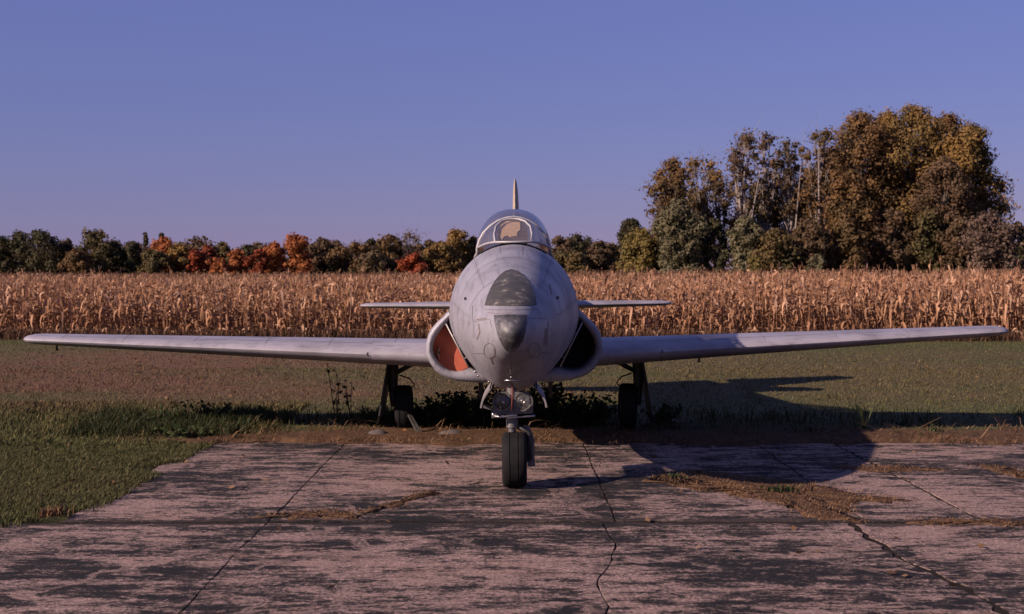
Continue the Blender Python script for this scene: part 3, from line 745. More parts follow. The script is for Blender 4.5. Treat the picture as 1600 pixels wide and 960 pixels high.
# ------------------------------------------------------------------ dirt and dry grass on and behind the slabs
def patch_mesh(name, pxs, zc, m, label, cat, seed):
    r = np.random.default_rng(seed); P = [gnd(*p) for p in pxs]
    pts = []
    for i in range(len(P)):
        a, b = P[i], P[(i+1) % len(P)]; n = max(1, int((b-a).length/.08))
        for k in range(n):
            q = a.lerp(b, k/n); pts.append(np.array([q.x+r.normal(0, .05), q.y+r.normal(0, .07)]))
    pts = np.array(pts); c = pts.mean(0); rows = []
    for t in np.linspace(1, .1, 7):
        rows.append([Vector((*(c+(p-c)*t), (.001 if t == 1 else .003)+zc*(.35+.65*r.random())*min(1, (1-t)*4))) for p in pts])
    rows.insert(0, [Vector((p[0], p[1], -.03)) for p in pts])
    mb = MB().grid(rows, True); mb.f.append([len(mb.v)-len(pts)+k for k in range(len(pts))])
    return tag(mb.build(name, m, None, True), label, cat, kind='stuff'), pts, rows
def inside(poly, x, y):
    res = np.zeros(len(x), bool); j = len(poly)-1
    for i in range(len(poly)):
        xi, yi = poly[i]; xj, yj = poly[j]
        c = ((yi > y) != (yj > y)) & (x < (xj-xi)*(y-yi)/(yj-yi+1e-12)+xi); res ^= c; j = i
    return res
def blades(P, h, w, r, lean=.5, bend=True):
    """P (n,3) roots -> one mesh of bent blades, two faces each"""
    n = len(P); az = r.random(n)*2*np.pi; h = np.broadcast_to(h, n)*(.55+.9*r.random(n)); w = np.broadcast_to(w, n)*(.7+.6*r.random(n))
    d = np.stack([np.cos(az), np.sin(az), 0*az], 1); s = np.stack([-np.sin(az+r.normal(0, .8, n)), np.cos(az), 0*az], 1)
    L = lean*(.3+r.random(n))
    mid = P+d*(h*L*.35)[:, None]+np.array([0, 0, 1])*(h*.6)[:, None]; tip = P+d*(h*L)[:, None]+np.array([0, 0, 1])*(h*(1-.25*L))[:, None]
    V = np.stack([P-s*w[:, None]/2, P+s*w[:, None]/2, mid+s*w[:, None]*.4, mid-s*w[:, None]*.4, tip], 1).reshape(-1, 3)
    b = np.arange(n)*5
    T = np.concatenate([np.stack([b, b+1, b+2], 1), np.stack([b, b+2, b+3], 1), np.stack([b+3, b+2, b+4], 1)])
    return V, T
patchA = [(1010, 752), (1040, 742), (1075, 736), (1130, 741), (1200, 750), (1262, 757), (1310, 766), (1350, 774), (1430, 780), (1420, 788), (1340, 786), (1325, 800), (1345, 816), (1300, 816), (1240, 800), (1215, 786), (1150, 776), (1085, 766)]
patchB = [(398, 812), (440, 803), (520, 800), (556, 806), (562, 813), (480, 812)]
patchC = [(556, 806), (600, 791), (640, 776), (668, 768), (672, 772), (630, 789), (575, 806)]
patchD = [(1530, 726), (1560, 728), (1600, 738), (1640, 750), (1640, 760), (1590, 746), (1545, 736)]
patchE = [(1300, 731), (1360, 730), (1440, 732), (1490, 736), (1440, 738), (1350, 737)]
patchF = [(1420, 817), (1500, 813), (1600, 815), (1680, 818), (1600, 824), (1480, 822)]
allp = []
for i, (pp, z) in enumerate(((patchA, .009), (patchB, .007), (patchC, .010), (patchD, .010), (patchE, .008), (patchF, .008))):
    lab = ['wide patch of brown dirt and dead grass spread over the slabs', 'tan strip of dead grass along the cross joint', 'thin tan grass trail filling a diagonal crack',
           'brown grassy crack at the far slab beyond the nose shadow', 'narrow brown dirt line at the tip of the nose shadow', 'tan dead grass along the cross joint beyond the wide crack'][i]
    o, pts, rw = patch_mesh('dirt_patch', pp, z, M['dirt'], lab, 'dirt', 40+i); allp.append((pts, z))
rg = np.random.default_rng(9); PP = []
for pts, z in allp:
    a, b = pts.min(0)-.05, pts.max(0)+.05; A = (b-a).prod(); n = int(A*1700)
    x = rg.uniform(a[0], b[0], n); y = rg.uniform(a[1], b[1], n); k = inside(pts, x, y)
    m_ = k.sum(); PP.append(np.stack([x[k]+rg.normal(0, .06, m_), y[k]+rg.normal(0, .07, m_), np.full(m_, .0)], 1))
# along joints and cracks
for x0, x1, y0, y1, n in ((-1.92, -1.92, 8.9, 15, 60), (.82, .82, 13.5, 15, 40), (3.71, 3.71, 11, 15, 60), (-3.6, 12, 10.2, 10.2, 500), (2.7, 2.95, 8.8, 10.1, 160)):
    t = rg.random(n); PP.append(np.stack([x0+(x1-x0)*t+rg.normal(0, .015, n), y0+(y1-y0)*t+rg.normal(0, .015, n), np.full(n, -.03)], 1))
V, T = blades(np.concatenate(PP), .032, .006, rg, 2.0)
tag(np_obj('dry_grass', V, T, M['drygrass'], smooth=False), 'short dead tan grass growing in the joints and dirt on the apron', 'grass', kind='stuff')
# dirt strip with litter behind the apron
rows = []
xs = np.linspace(-4.3, 14.5, 260)
for t in np.linspace(0, 1, 9):
    r = []
    for x in xs:
        y0 = 14.93+.14*math.sin(x*1.7)+.10*math.sin(x*4.1+1)+.06*math.sin(x*11); y1 = 16.25+.22*math.sin(x*.8+2)+.12*math.sin(x*3.1)+(-1.2*max(0, -x-2.2)/2)
        y1 = max(y1, y0+.2); z = .022+.035*math.sin(math.pi*t)+.012*math.sin(x*7+t*9)*math.sin(math.pi*t)
        if t == 0: z = -.03
        if t == 1: z = .0
        r.append(Vector((x, y0+(y1-y0)*t, z)))
    rows.append(r)
tag(MB().grid(rows).build('dirt_strip', M['dirt'], None, True), 'strip of brown soil and litter behind the apron, under the wings', 'dirt', kind='stuff')
n = 22000; x = rg.uniform(-4.5, 14, n); y = rg.uniform(14.9, 16.5, n)-.22*np.abs(rg.normal(0, 1, n))*(.4+.6*np.sin(x*2.2)*np.sin(x*.7+1))
keep = rg.random(n) < np.where(y > 16.1, .4, .85)
P = np.stack([x, y, np.full(n, .03)], 1)[keep]
dens = np.sin(P[:, 0]*1.9+1)*np.sin(P[:, 1]*3.3)+.6*np.sin(P[:, 0]*5.3); P = P[rg.random(len(P)) < .45+.4*dens]
P2 = P[rg.random(len(P)) < .05]; V, T = blades(P, .05, .008, rg, 2.4); V2, T2 = blades(P2, .20, .008, rg, 2.6); T = np.concatenate([T, T2+len(V)]); V = np.concatenate([V, V2])
tag(np_obj('dead_grass', V, T, M['drygrass']), 'matted dead grass and straw lying on the soil strip', 'grass', kind='stuff')

def leaf_quads(C, size, r, asp=1.0, up=.3, nrm=None):
    n = len(C); N = r.normal(0, 1, (n, 3)); N[:, 2] += up
    if nrm is not None: N = N*.5+nrm
    N /= np.linalg.norm(N, axis=1)[:, None]
    A = np.cross(N, r.normal(0, 1, (n, 3))); A /= np.linalg.norm(A, axis=1)[:, None]; B = np.cross(N, A)
    s = (np.broadcast_to(size, n)*(.6+.8*r.random(n)))[:, None]*.5
    # kite-shaped leaves
    V = np.stack([C-A*s, C+B*s*asp*.8+A*s*.1, C+A*s*1.15, C-B*s*asp*.8+A*s*.1], 1).reshape(-1, 3)
    return V, np.arange(n*4).reshape(n, 4)
# ------------------------------------------------------------------ lawn blades
def scatter(n, xr, yr, f=None):
    x = rg.uniform(*xr, n); y = rg.uniform(*yr, n)
    k = np.abs(x-0) < y*.40+1.2
    if f is not None: k &= f(x, y)
    x, y = x[k], y[k]; return np.stack([x, y, np.maximum(ground_z(x, y), .002)-.004], 1)
edge = lambda x, y: x < -3.42-.55*smooth01((10.7-y)/.9)-.6*smooth01((9.9-y)/.8)+.14*np.sin(y*2.3)+.12*np.sin(y*5.1+1)+.10*np.sin(y*13)*np.sin(y*3.1)+.05*np.sin(y*29)+rg.normal(0, .06, len(x))-.06*np.abs(rg.normal(0, 1, len(x)))
VV, TT, base = [], [], 0
def addb(P, h, w, lean=.8):
    global base
    V, T = blades(P, h, w, rg, lean); VV.append(V); TT.append(T+base); base += len(V)
addb(scatter(190000, (-8.5, -3.4), (9, 15.4), edge), .048, .0055, 1.1)
addb(scatter(46000, (-9.5, -3.0), (14.5, 19.5), lambda x, y: (y > 15.5+1.1*np.sin(x*.9)*.3) | (x < -3.9)), .075, .009, .9)
addb(scatter(100000, (-11, 12), (16.2, 27)), .030, .009, 1.1)
addb(scatter(40000, (-18, 18), (26, 40)), .032, .016, 1.1)
ct = scatter(900, (-10, 12), (9.5, 30), lambda x, y: edge(x, y) | (y > 16.6)); ct = np.repeat(ct, 14, 0); ct[:, :2] += rg.normal(0, .045, (len(ct), 2))
addb(ct, .085, .008, 1.0)
tag(np_obj('lawn_grass', np.concatenate(VV), np.concatenate(TT), M['blade']), 'short mown lawn grass, green with dry brown sweeps', 'grass', kind='stuff')
# taller unmown fringe behind the soil strip and under the wings
VV, TT, base = [], [], 0
Pt = scatter(22000, (-5.6, 13), (16.5, 18.2), lambda x, y: (rg.random(len(x)) < .25+.75*(np.sin(x*2.1+1)*np.sin(x*.8) > -.2)) & ((x < 1.5) | (rg.random(len(x)) < .12)) & (y < 18.0+.2*np.sin(3*x)))
addb(Pt, .15, .011, .7)
addb(scatter(3500, (-5.3, -3.2), (15.2, 17.2)), .16, .012, .8)
addb(scatter(9000, (-4, 13), (15.1, 17.0), lambda x, y: np.sin(x*2.7+.5)*np.sin(x*1.1+2)+.5*np.sin(y*5+x) > .55), .07, .010, 1.1)
tag(np_obj('tall_grass', np.concatenate(VV), np.concatenate(TT), M['tallgrass']), 'rank unmown green grass growing under the wings', 'grass', kind='stuff')

lf = np.concatenate([scatter(500, (-10, 12), (9.5, 30), lambda x, y: edge(x, y) | (y > 15)), np.stack([rg.uniform(-3.4, 7, 90), rg.uniform(7.2, 15, 90), np.full(90, .008)], 1)]); lf[:, 2] += .03*(lf[:, 0] < -3.4)+.01
V, Q = leaf_quads(lf, .06, rg, .9, 2.5); V[:, 2] = np.maximum(V[:, 2], .007)
tag(np_obj('fallen_leaves', V, Q, M['drygrass']), 'scattered fallen brown leaves on lawn and slabs', 'leaves', kind='stuff')
# ------------------------------------------------------------------ weeds
def weed(name, px, py, h, spread, nst, nl, ls, seed, mat, label, cat='weed', group=None, lean=0.0, D=None):
    r = np.random.default_rng(seed); p = gnd(px, py); 
    t = empty(name, (p.x, p.y, float(ground_z(p.x, p.y)))); tag(t, label, cat, group)
    st = MB(); C = []
    for i in range(nst):
        a = r.random()*6.28; q = spread*(.3+r.random()*.7); hh = h*(.6+.4*r.random()) if i else h
        b = Vector((math.cos(a)*q*.15, math.sin(a)*q*.15, -.02)); e = Vector((math.cos(a)*q+lean*hh, math.sin(a)*q, hh)); m = b.lerp(e, .5)+Vector((r.normal(0, .04)*h, r.normal(0, .04)*h, .04*h))
        st.tube([b, m, e], [.008, .006, .003], 5)
        for k in range(nl):
            u = .25+.75*r.random(); c = (b.lerp(m, u*2) if u < .5 else m.lerp(e, u*2-1)); C.append(np.array(c)+r.normal(0, ls*.55, 3))
    st.build('stem', M['stem'], t, True)
    C = np.array(C); C[:, 2] = np.maximum(C[:, 2], ls*.3)
    V, Fq = leaf_quads(C, ls, r, .8, 1.0); np_obj('foliage', V, Fq, mat, t)
    return t
weed('weed_sapling', 526, 664, .78, .12, 3, 9, .06, 1, M['weed'], 'thin dark leafy sapling standing alone before the sunlit wing', 'sapling', lean=-.02)
weed('weed_sapling', 549, 655, .50, .14, 3, 8, .06, 2, M['weed'], 'shorter dark leafy sapling beside the thin tall one', 'sapling')
weed('broadleaf_weed', 288, 690, .13, .22, 9, 5, .11, 3, M['weedpale'], 'low broad-leaved pale green weed at the apron corner under the sunlit wing', 'weed')
weed('broadleaf_weed', 262, 690, .10, .2, 7, 5, .09, 4, M['weed'], 'low dark green weed beside the pale broad-leaved one', 'weed')
for i, (px, py, h) in enumerate(((660, 666, .26), (676, 668, .32), (692, 664, .38), (708, 662, .42), (724, 664, .40), (742, 666, .42), (758, 662, .48), (776, 664, .50))):
    weed('weed_bush', px, py, h, .26, 14, 22, .06, 20+i, M['weed'], 'dark leafy weed bush in the shade between nose wheel and main wheel', 'weed', 'weeds under the sunlit side of the jet')
for i, (px, py, h) in enumerate(((820, 664, .56), (842, 664, .58), (866, 664, .52), (890, 664, .42), (915, 663, .36), (942, 662, .32), (1035, 664, .24))):
    weed('weed_bush', px, py, h, .3, 13, 20, .065, 30+i, M['weed'], 'dark leafy weed bush in the shade beyond the nose wheel, shaded side', 'weed', 'weeds under the shaded side of the jet')
for i, (px, py, h) in enumerate(((255, 668, .22), (300, 664, .26), (340, 662, .24), (382, 664, .2), (215, 672, .16))):
    weed('weed_clump', px, py, h, .3, 12, 12, .05, 50+i, M['weed'], 'low dark weed clump at the lawn edge under the sunlit wing', 'weed', 'weed clumps under the sunlit wing')
def tuft(px, py, h, n, spread, seed, mat, label, w=.014):
    r = np.random.default_rng(seed); p = gnd(px, py); P = np.stack([r.normal(0, spread, n), r.normal(0, spread, n), np.zeros(n)], 1)
    V, T = blades(P, h, w, r, .7); o = np_obj('grass_tuft', V, T, mat); o.location = p+Vector((0, 0, .02)); return tag(o, label, 'grass tuft')
tuft(1346, 676, .34, 16, .05, 61, M['weedpale'], 'tall pale grass tuft in the shadow tip behind the apron')
tuft(1225, 772, .045, 50, .08, 62, M['weed'], 'small green tuft in the brown patch on the slabs', .02)
tuft(1052, 750, .03, 30, .05, 63, M['weed'], 'tiny green tuft at the nose-wheel end of the brown dirt patch', .015)
tuft(1460, 682, .14, 14, .04, 64, M['weedpale'], 'short upright pale tuft on the soil beyond the shadow tip', .02)
tuft(76, 812, .07, 160, .05, 65, M['drygrass'], 'dead tan tuft at the lawn corner by the cross joint', .01)
def stone(px, py, w, d, h, seed, mat, label, cat='stone'):
    r = np.random.default_rng(seed); mb = MB(); p = gnd(px, py); rows = []
    for t in np.linspace(0, 1, 6):
        q = math.cos(t*math.pi/2); rows.append([Vector((w/2*q*math.cos(a)*(1+.12*math.sin(a*3+seed)), d/2*q*math.sin(a)*(1+.1*math.cos(a*2+seed)), h*math.sin(t*math.pi/2)*(1+.1*math.sin(a+seed))-.01)) for a in np.linspace(0, 2*math.pi, 15)[:-1]])
    mb.grid(rows, True); o = mb.build('stone', mat, None, autosmooth=40); o.location = p+Vector((0, 0, .03)); return tag(o, label, cat)
M['stone'] = plain('grey_stone', (.10, .082, .075), .9, 0, .3, 20); M['leafy_orange'] = plain('orange_rind', (.55, .20, .06), .8, 0, .2, 20)
stone(588, 684, .26, .2, .07, 1, M['stone'], 'flat grey stone lying in litter before the sunlit main wheel')
stone(702, 684, .34, .2, .07, 2, M['stone'], 'grey stone on the soil strip between main wheel and nose wheel')
stone(632, 681, .13, .1, .05, 3, M['leafy_orange'], 'small bright orange lump lying on soil by main wheel', 'debris')

# ------------------------------------------------------------------ corn
def corn_template(seed, h, leaves=13, seg=4):
    r = np.random.default_rng(seed); V, Q = [], []
    def strip(pts, side, w):
        b = len(V)
        for p, ww in zip(pts, w): V.append(p-side*ww/2); V.append(p+side*ww/2)
        for i in range(len(pts)-1): Q.append([b+2*i, b+2*i+1, b+2*i+3, b+2*i+2])
    lean = r.normal(0, .06, 2)
    def stalk(z): return np.array([lean[0]*z*z/h, lean[1]*z*z/h, z])
    zz = np.linspace(0, h, 4)
    for k in range(2):
        a = k*math.pi/2+.3; strip([stalk(z) for z in zz], np.array([math.cos(a), math.sin(a), 0]), [.026, .024, .018, .01])
    az = r.random()*6.28
    for i in range(leaves):
        z0 = h*(.16+.80*i/max(1, leaves-1)); a = az+(i % 2)*math.pi+r.normal(0, .5); d = np.array([math.cos(a), math.sin(a), 0]); L = r.uniform(.28, .52); up = r.uniform(.2, .9); ro = r.uniform(.25, .62); dr = r.uniform(.7, 2.0)
        pts = []
        for t in np.linspace(0, 1, seg+1): pts.append(stalk(z0)+d*L*ro*math.sin(min(1.9, t*2.1))+np.array([0, 0, L*(up*t-dr*t*t)])+r.normal(0, .014, 3))
        for p in pts: p[2] = max(p[2], .02)
        tw = r.normal(0, .7); s = np.array([-math.sin(a+tw), math.cos(a+tw), r.normal(0, .35)])
        strip(pts, s, [.045, .062, .058, .04, .012][:seg+1] if seg == 4 else [.045, .07, .05, .012][:seg+1])
    for i in range(r.integers(1, 3)):      # husked ear hanging off the stalk
        z0 = h*r.uniform(.42, .62); a = r.random()*6.28; d = np.array([math.cos(a), math.sin(a), r.uniform(-1.2, .6)]); d /= np.linalg.norm(d); c = stalk(z0)
        for k in range(2):
            s = np.cross(d, [math.cos(k*1.6+a), math.sin(k*1.6), .3]); s /= np.linalg.norm(s); strip([c, c+d*.08, c+d*.17, c+d*.25], s, [.03, .072, .06, .012])
    top = stalk(h)
    for i in range(3):
        a = r.random()*6.28; d = np.array([math.cos(a)*.4, math.sin(a)*.4, 1]); strip([top, top+d*.1, top+d*.19+np.array([0, 0, -.02])], np.array([-math.sin(a), math.cos(a), 0]), [.01, .016, .006])
    return np.array(V), np.array(Q)
def corn_h(x): return 1.51+.05*np.sin(np.asarray(x)*.8)+.04*np.sin(np.asarray(x)*2.3+1)+.24*smooth01((x-2)/14)      # taller towards the grove
NV = 9; tmpl = [corn_template(100+i, 1.0*1.6) for i in range(NV)]
tm = []
for V, Q in tmpl:
    me = np_mesh('corn_plant', V, Q); me.materials.append(M['corn']); tm.append(me)
EDGE = lambda x: 39.2-.035*x+.0*x
rc = np.random.default_rng(77); cnt = 0
for rowi in range(2):
    for x in np.arange(-16.4, 17.2, .224):
        if cnt >= 300: break
        xx = x+rc.normal(0, .05)+.11*rowi; y = EDGE(xx)+rowi*.76+rc.normal(0, .08)
        o = bpy.data.objects.new('corn_plant', tm[rc.integers(NV)]); COL.objects.link(o)
        sc = corn_h(xx)/1.6*rc.uniform(.75, 1.15)
        o.location = (xx, y, float(ground_z(xx, y))); o.rotation_euler = (rc.normal(0, .06), rc.normal(0, .06), rc.random()*6.28); o.scale = (1.15, 1.15, sc)
        tag(o, 'dry tan corn plant at the front edge of the field', 'corn plant', 'corn plants along the front edge of the field'); cnt += 1
def corn_mass(name, P, tl, mat, label, zs, ws):
    VV, QQ, b = [], [], 0
    which = rc.integers(len(tl), size=len(P))
    for i, (V, Q) in enumerate(tl):
        S = P[which == i]; n = len(S)
        if not n: continue
        a = rc.random(n)*6.28; c, s = np.cos(a)[:, None], np.sin(a)[:, None]
        k = (zs*corn_h(S[:, 0])/1.6*(rc.uniform(.78, 1.12, n)+.22*(rc.random(n) < .05)))[:, None]
        lx, ly = rc.normal(0, .07, (2, n, 1))
        X = (V[None, :, 0]*c-V[None, :, 1]*s)*ws+S[:, 0:1]+lx*V[None, :, 2]; Y = (V[None, :, 0]*s+V[None, :, 1]*c)*ws+S[:, 1:2]+ly*V[None, :, 2]; Z = V[None, :, 2]*k+S[:, 2:3]
        VV.append(np.stack([X, Y, Z], -1).reshape(-1, 3)); QQ.append((Q[None]+(np.arange(n)*len(V))[:, None, None]).reshape(-1, 4)+b); b += n*len(V)
    o = np_obj(name, np.concatenate(VV), np.concatenate(QQ), mat); return tag(o, label, 'corn', kind='stuff')
def rowpts(y0, y1, dy, dx, x0=-.47, x1=.47):
    L = []
    y = y0
    while y < y1:
        n = int((x1-x0)*y/dx)+4; x = np.linspace(x0*y-1, x1*y+1, n)+rc.normal(0, dx*.3, n); yy = y+EDGE(x)-39.2+rc.normal(0, .10, n)*max(1, dy/.76)
        L.append(np.stack([x, yy, ground_z(x, yy)], 1)); y += dy
    return np.concatenate(L)
near = rowpts(39.2+2*.76, 39.2+14*.76, .76, .21)
side = np.concatenate([np.stack([x := rc.uniform(-24, -16.4, 90), EDGE(x)+rc.choice([0, .76], 90)+rc.normal(0, .08, 90), ground_z(x, EDGE(x))], 1), np.stack([x := rc.uniform(17.2, 24, 80), EDGE(x)+rc.choice([0, .76], 80)+rc.normal(0, .08, 80), ground_z(x, EDGE(x))], 1)])
corn_mass('corn_field', np.concatenate([near, side]), tmpl, M['corn'], 'dense dry corn standing behind the front edge plants', 1.0, 1.1)
tl2 = [corn_template(200+i, 1.6, 7, 3) for i in range(6)]
corn_mass('corn_field', rowpts(39.2+14*.76, 78, 1.15, .34), tl2, M['corn'], 'middle rows of the dry corn field', 1.0, 1.35)
tl3 = [corn_template(300+i, 1.6, 5, 3) for i in range(5)]
corn_mass('corn_field', np.concatenate([rowpts(78, 150, 3.0, .7), rowpts(150, 330, 9, 1.3, -.47, .12)]), tl3, M['cornfar'], 'far rows of the dry corn field before the trees', 1.0, 2.6)
n = 9000; x = rc.uniform(-19, 19, n); y = EDGE(x)-.55+rc.normal(0, .35, n)
V, T = blades(np.stack([x, y, ground_z(x, y)], 1), .34, .02, rc, .8)
tag(np_obj('field_edge_weeds', V, T, M['redweed']), 'reddish dry weeds along the foot of the corn', 'weeds', kind='stuff')

# ------------------------------------------------------------------ trees
def tree(name, px, top, half, D, kind, seed, label, cat='tree', group=None, nleaf=2500, ls=.34, trunk=.18, sparse=0.0, base=None, bark='bark', shape='round', lean=0.0, depth=None, limbs=True):
    """crown of leaf clumps on limbs; px/top/half are its place and size in the photo, D its distance"""
    r = np.random.default_rng(seed)
    gz = float(ground_z((px-800)*D/F, D)); p = at(px, top, D); H = p.z-gz; W = half*D/F
    t = empty(name, (p.x, D, gz)); tag(t, label, cat, group)
    zb = H*trunk if base is None else base*H
    nc = int(min(70, max(22, nleaf/170))); nc = int(nc*(1-.3*sparse))
    C, rad = [], []
    ga = 2.399963
    for i in range(nc):
        z = ((i+.5)/nc)**.9
        if shape == 'round': w = (1-abs((z-.42)/.60)**3.6) if z > .42 else 1-.25*((.42-z)/.42)**2
        elif shape == 'column': w = (.7+.3*math.sin(math.pi*z))*(1 if z < .8 else .7)
        elif shape == 'fan': w = .35+.65*z if z < .8 else .85
        else: w = 1-.92*z
        w = max(w, .12)*(1+.18*math.sin(i*1.9+seed))
        q = math.sqrt(r.uniform(.05, 1)); a = i*ga+r.normal(0, .5)
        rr = W*(.24+.16*r.random())*(1+.35*sparse)*(.55+.45*w)
        C.append((math.cos(a)*max(0, W*w-rr*.75)*q+lean*H*z, math.sin(a)*max(0, W*w-rr*.75)*q*(depth or 1), zb+(H-zb)*z)); rad.append(rr)
    C = np.array(C); rad = np.array(rad); C[:, 2] = np.minimum(C[:, 2], H-rad*r.uniform(.5, .95, nc))
    # leaves: thick towards the surface of each clump, some strays
    w = rad**2; k = r.choice(nc, nleaf, p=w/w.sum())
    d = r.normal(0, 1, (nleaf, 3)); d /= np.linalg.norm(d, axis=1)[:, None]
    rr = (r.random(nleaf)**.5)*(1+.3*r.random(nleaf)*(r.random(nleaf) < .25))
    bump_ = 1+.25*np.sin(d[:, 0]*5+k)*np.sin(d[:, 2]*6+k*2)
    if sparse > .3: rr = np.minimum(1.2, np.abs(r.normal(0, .65, nleaf)))
    Pl = C[k]+d*(rad[k]*rr*bump_)[:, None]*np.array([1, 1, .85]); Pl[:, 2] = np.maximum(Pl[:, 2], .15)
    V, Q = leaf_quads(Pl, ls, r, .95, .2, d*1.3)
    np_obj('crown', V, Q, M['lf_'+kind], t)
    tb = MB(); tr = max(.08, H*.014); top_ = Vector((lean*H*.8, 0, H*.82))
    wob = [Vector((r.normal(0, .02)*H, r.normal(0, .02)*H, 0)) for _ in range(4)]
    tp = [Vector((0, 0, -.1)), Vector((lean*H*.2, 0, H*.25))+wob[0], Vector((lean*H*.45, 0, H*.5))+wob[1], top_+wob[2]]
    tb.tube(tp, [tr*1.25, tr, tr*.7, tr*.2], 7)
    if sparse > .45:
        for q in range(4):
            e = Vector((W*r.uniform(-.8, .8)+lean*H, W*r.uniform(-.5, .5), H*r.uniform(.7, .96))); b0 = Vector((r.normal(0, .5), r.normal(0, .5), -.1)); m0 = b0.lerp(e, .5)+Vector((-e.x*.25, 0, 0))
            tb.tube([b0, m0, e], [tr*.55, tr*.42, tr*.12], 6)
    if limbs:
        for i in range(nc):
            c = Vector(C[i]); zf = max(.12, min(.75, (c.z/H)*.72)); s0 = tp[0].lerp(tp[3], zf)+wob[1]*.4
            tb.tube([s0, s0.lerp(c, .5)+Vector((0, 0, -.03*H)), c], [tr*.42, tr*.26, tr*.08], 4, False)
            if sparse > .3:
                for _ in range(5):
                    e = c+Vector(r.normal(0, 1, 3))*rad[i]*.8; e.z += rad[i]*.5; tb.tube([c.lerp(s0, .3), c.lerp(e, .4), e], [tr*.12, tr*.07, tr*.03], 3, False)
    tb.build('trunk', M[bark], t, True)
    return t
# far tree line on the left and behind the jet: px, top row, half width px, kind, distance, label
FAR = [
 (-6, 368, 22, 'dark', 320, 'dark green tree beyond the tall narrow one at the dark end of the tree line', 'round'),
 (32, 364, 20, 'dark', 322, 'tall narrow dark green tree beside the broad dark round one', 'round'),
 (66, 361, 26, 'dark', 318, 'broad round dark green tree, tallest of the dark trees', 'round'),
 (104, 376, 16, 'brown', 325, 'brownish thin tree between two large dark green trees', 'round'),
 (146, 360, 26, 'olive', 318, 'large olive green round tree between dark trees and orange maples', 'round'),
 (120, 394, 16, 'rust', 312, 'low russet bush at the foot of the large olive tree', 'bush'),
 (180, 382, 18, 'dark', 322, 'dark green tree in a dip beside the large olive tree', 'round'),
 (207, 379, 17, 'dark', 320, 'dark green rounded tree before the pointed evergreen', 'round'),
 (228, 366, 9, 'dark', 345, 'pointed dark evergreen rising over the orange maples', 'cone'),
 (253, 366, 10, 'dark', 350, 'dark flat-topped evergreen behind the orange-topped maple', 'cone'),
 (258, 372, 18, 'orange', 318, 'orange-topped maple beside the pointed evergreen', 'round'),
 (238, 392, 17, 'olive', 312, 'low olive tree under the orange-topped maple', 'bush'),
 (283, 383, 15, 'gold', 316, 'golden-orange maple touching the orange-topped one', 'round'),
 (303, 392, 14, 'red', 316, 'dull red low maple between the golden one and the scarlet one', 'round'),
 (324, 387, 14, 'red', 320, 'scarlet-crowned maple with dark foot', 'round'),
 (339, 405, 11, 'orange', 306, 'small bright orange maple standing forward at the corn', 'bush'),
 (349, 381, 14, 'olive', 335, 'green tree behind the small bright orange maple', 'round'),
 (371, 392, 13, 'orange', 312, 'narrow orange maple between a green tree and a dark tree', 'round'),
 (389, 386, 14, 'dark', 330, 'dark green tree between two orange maples', 'round'),
 (404, 393, 12, 'red', 308, 'slim red-orange maple leaning towards the orange pair', 'column'),
 (427, 381, 17, 'orange', 314, 'medium orange maple touching the biggest orange maple', 'round'),
 (462, 369, 20, 'orange', 312, 'biggest and brightest orange maple, round crown', 'round'),
 (486, 384, 14, 'brown', 325, 'dark brown tree behind the biggest orange maple', 'round'),
 (505, 374, 18, 'brown', 330, 'loose dull brown tree with gaps in its crown', 'round'),
 (530, 388, 16, 'rust', 322, 'russet tree low in the dip of the tree line', 'round'),
 (556, 381, 20, 'rust', 318, 'broad russet tree with a dark foot', 'round'),
 (582, 375, 13, 'dark', 335, 'small dark green tree top above the russet trees', 'round'),
 (585, 395, 20, 'brown', 310, 'low brown bush mass before the small dark top', 'bush'),
 (612, 370, 17, 'rust', 322, 'orange-brown tree leaning on the wide bare tree', 'round'),
 (645, 361, 28, 'bare', 325, 'wide grey-brown nearly bare tree, feathery top', 'round'),
 (672, 378, 18, 'brown', 322, 'brown tree between the wide bare tree and the tan-gold tree', 'round'),
 (650, 398, 16, 'red', 308, 'small dull red shrub below the wide bare tree', 'bush'),
 (690, 380, 18, 'gold', 312, 'tan-gold tree beside the tall tan round tree', 'round'),
 (712, 359, 19, 'gold', 318, 'tall tan round tree near the jet canopy', 'round'),
 (738, 372, 15, 'olive', 322, 'pale brown tree partly hidden by the jet canopy', 'round'),
 (872, 371, 20, 'brown', 318, 'dark brown tree beside the jet canopy on the grove side', 'round'),
 (905, 369, 22, 'dark', 330, 'dark round-topped tree between canopy and grove', 'round'),
 (938, 378, 20, 'brown', 322, 'low brown tree sloping down towards the yellow bush', 'round'),
 (958, 385, 14, 'rust', 325, 'small russet tree at the gap before the grove', 'round'),
 (890, 394, 22, 'olive', 310, 'low olive bush at the foot of the dark round-topped tree', 'bush'),
]
for i, (px, tp, hw, kd, D, lab, sh) in enumerate(FAR):
    tree('shrub' if sh == 'bush' else ('evergreen_tree' if sh == 'cone' else 'broadleaf_tree'), px, tp-2, hw*1.7, D, kd, 500+i, lab, 'shrub' if sh == 'bush' else 'tree', 'trees of the far tree line', 3600 if kd != 'bare' else 2600, .62 if kd != 'bare' else .42, .03, .6 if kd == 'bare' else 0, shape='round' if sh == 'bush' else sh, limbs=True)
rf = np.random.default_rng(41)
for i, px in enumerate(np.linspace(15, 735, 19).tolist()+[885, 925, 950]):
    tree('broadleaf_tree', px+rf.normal(0, 8), 378+rf.uniform(-4, 9), 26*rf.uniform(.9, 1.3), 350+rf.uniform(-6, 8), ['brown', 'olive', 'rust', 'brown', 'bare'][i % 5], 900+i, 'muted autumn tree half hidden behind the front row of the tree line', 'tree', 'back row of the far tree line', 1800, .62, .03)
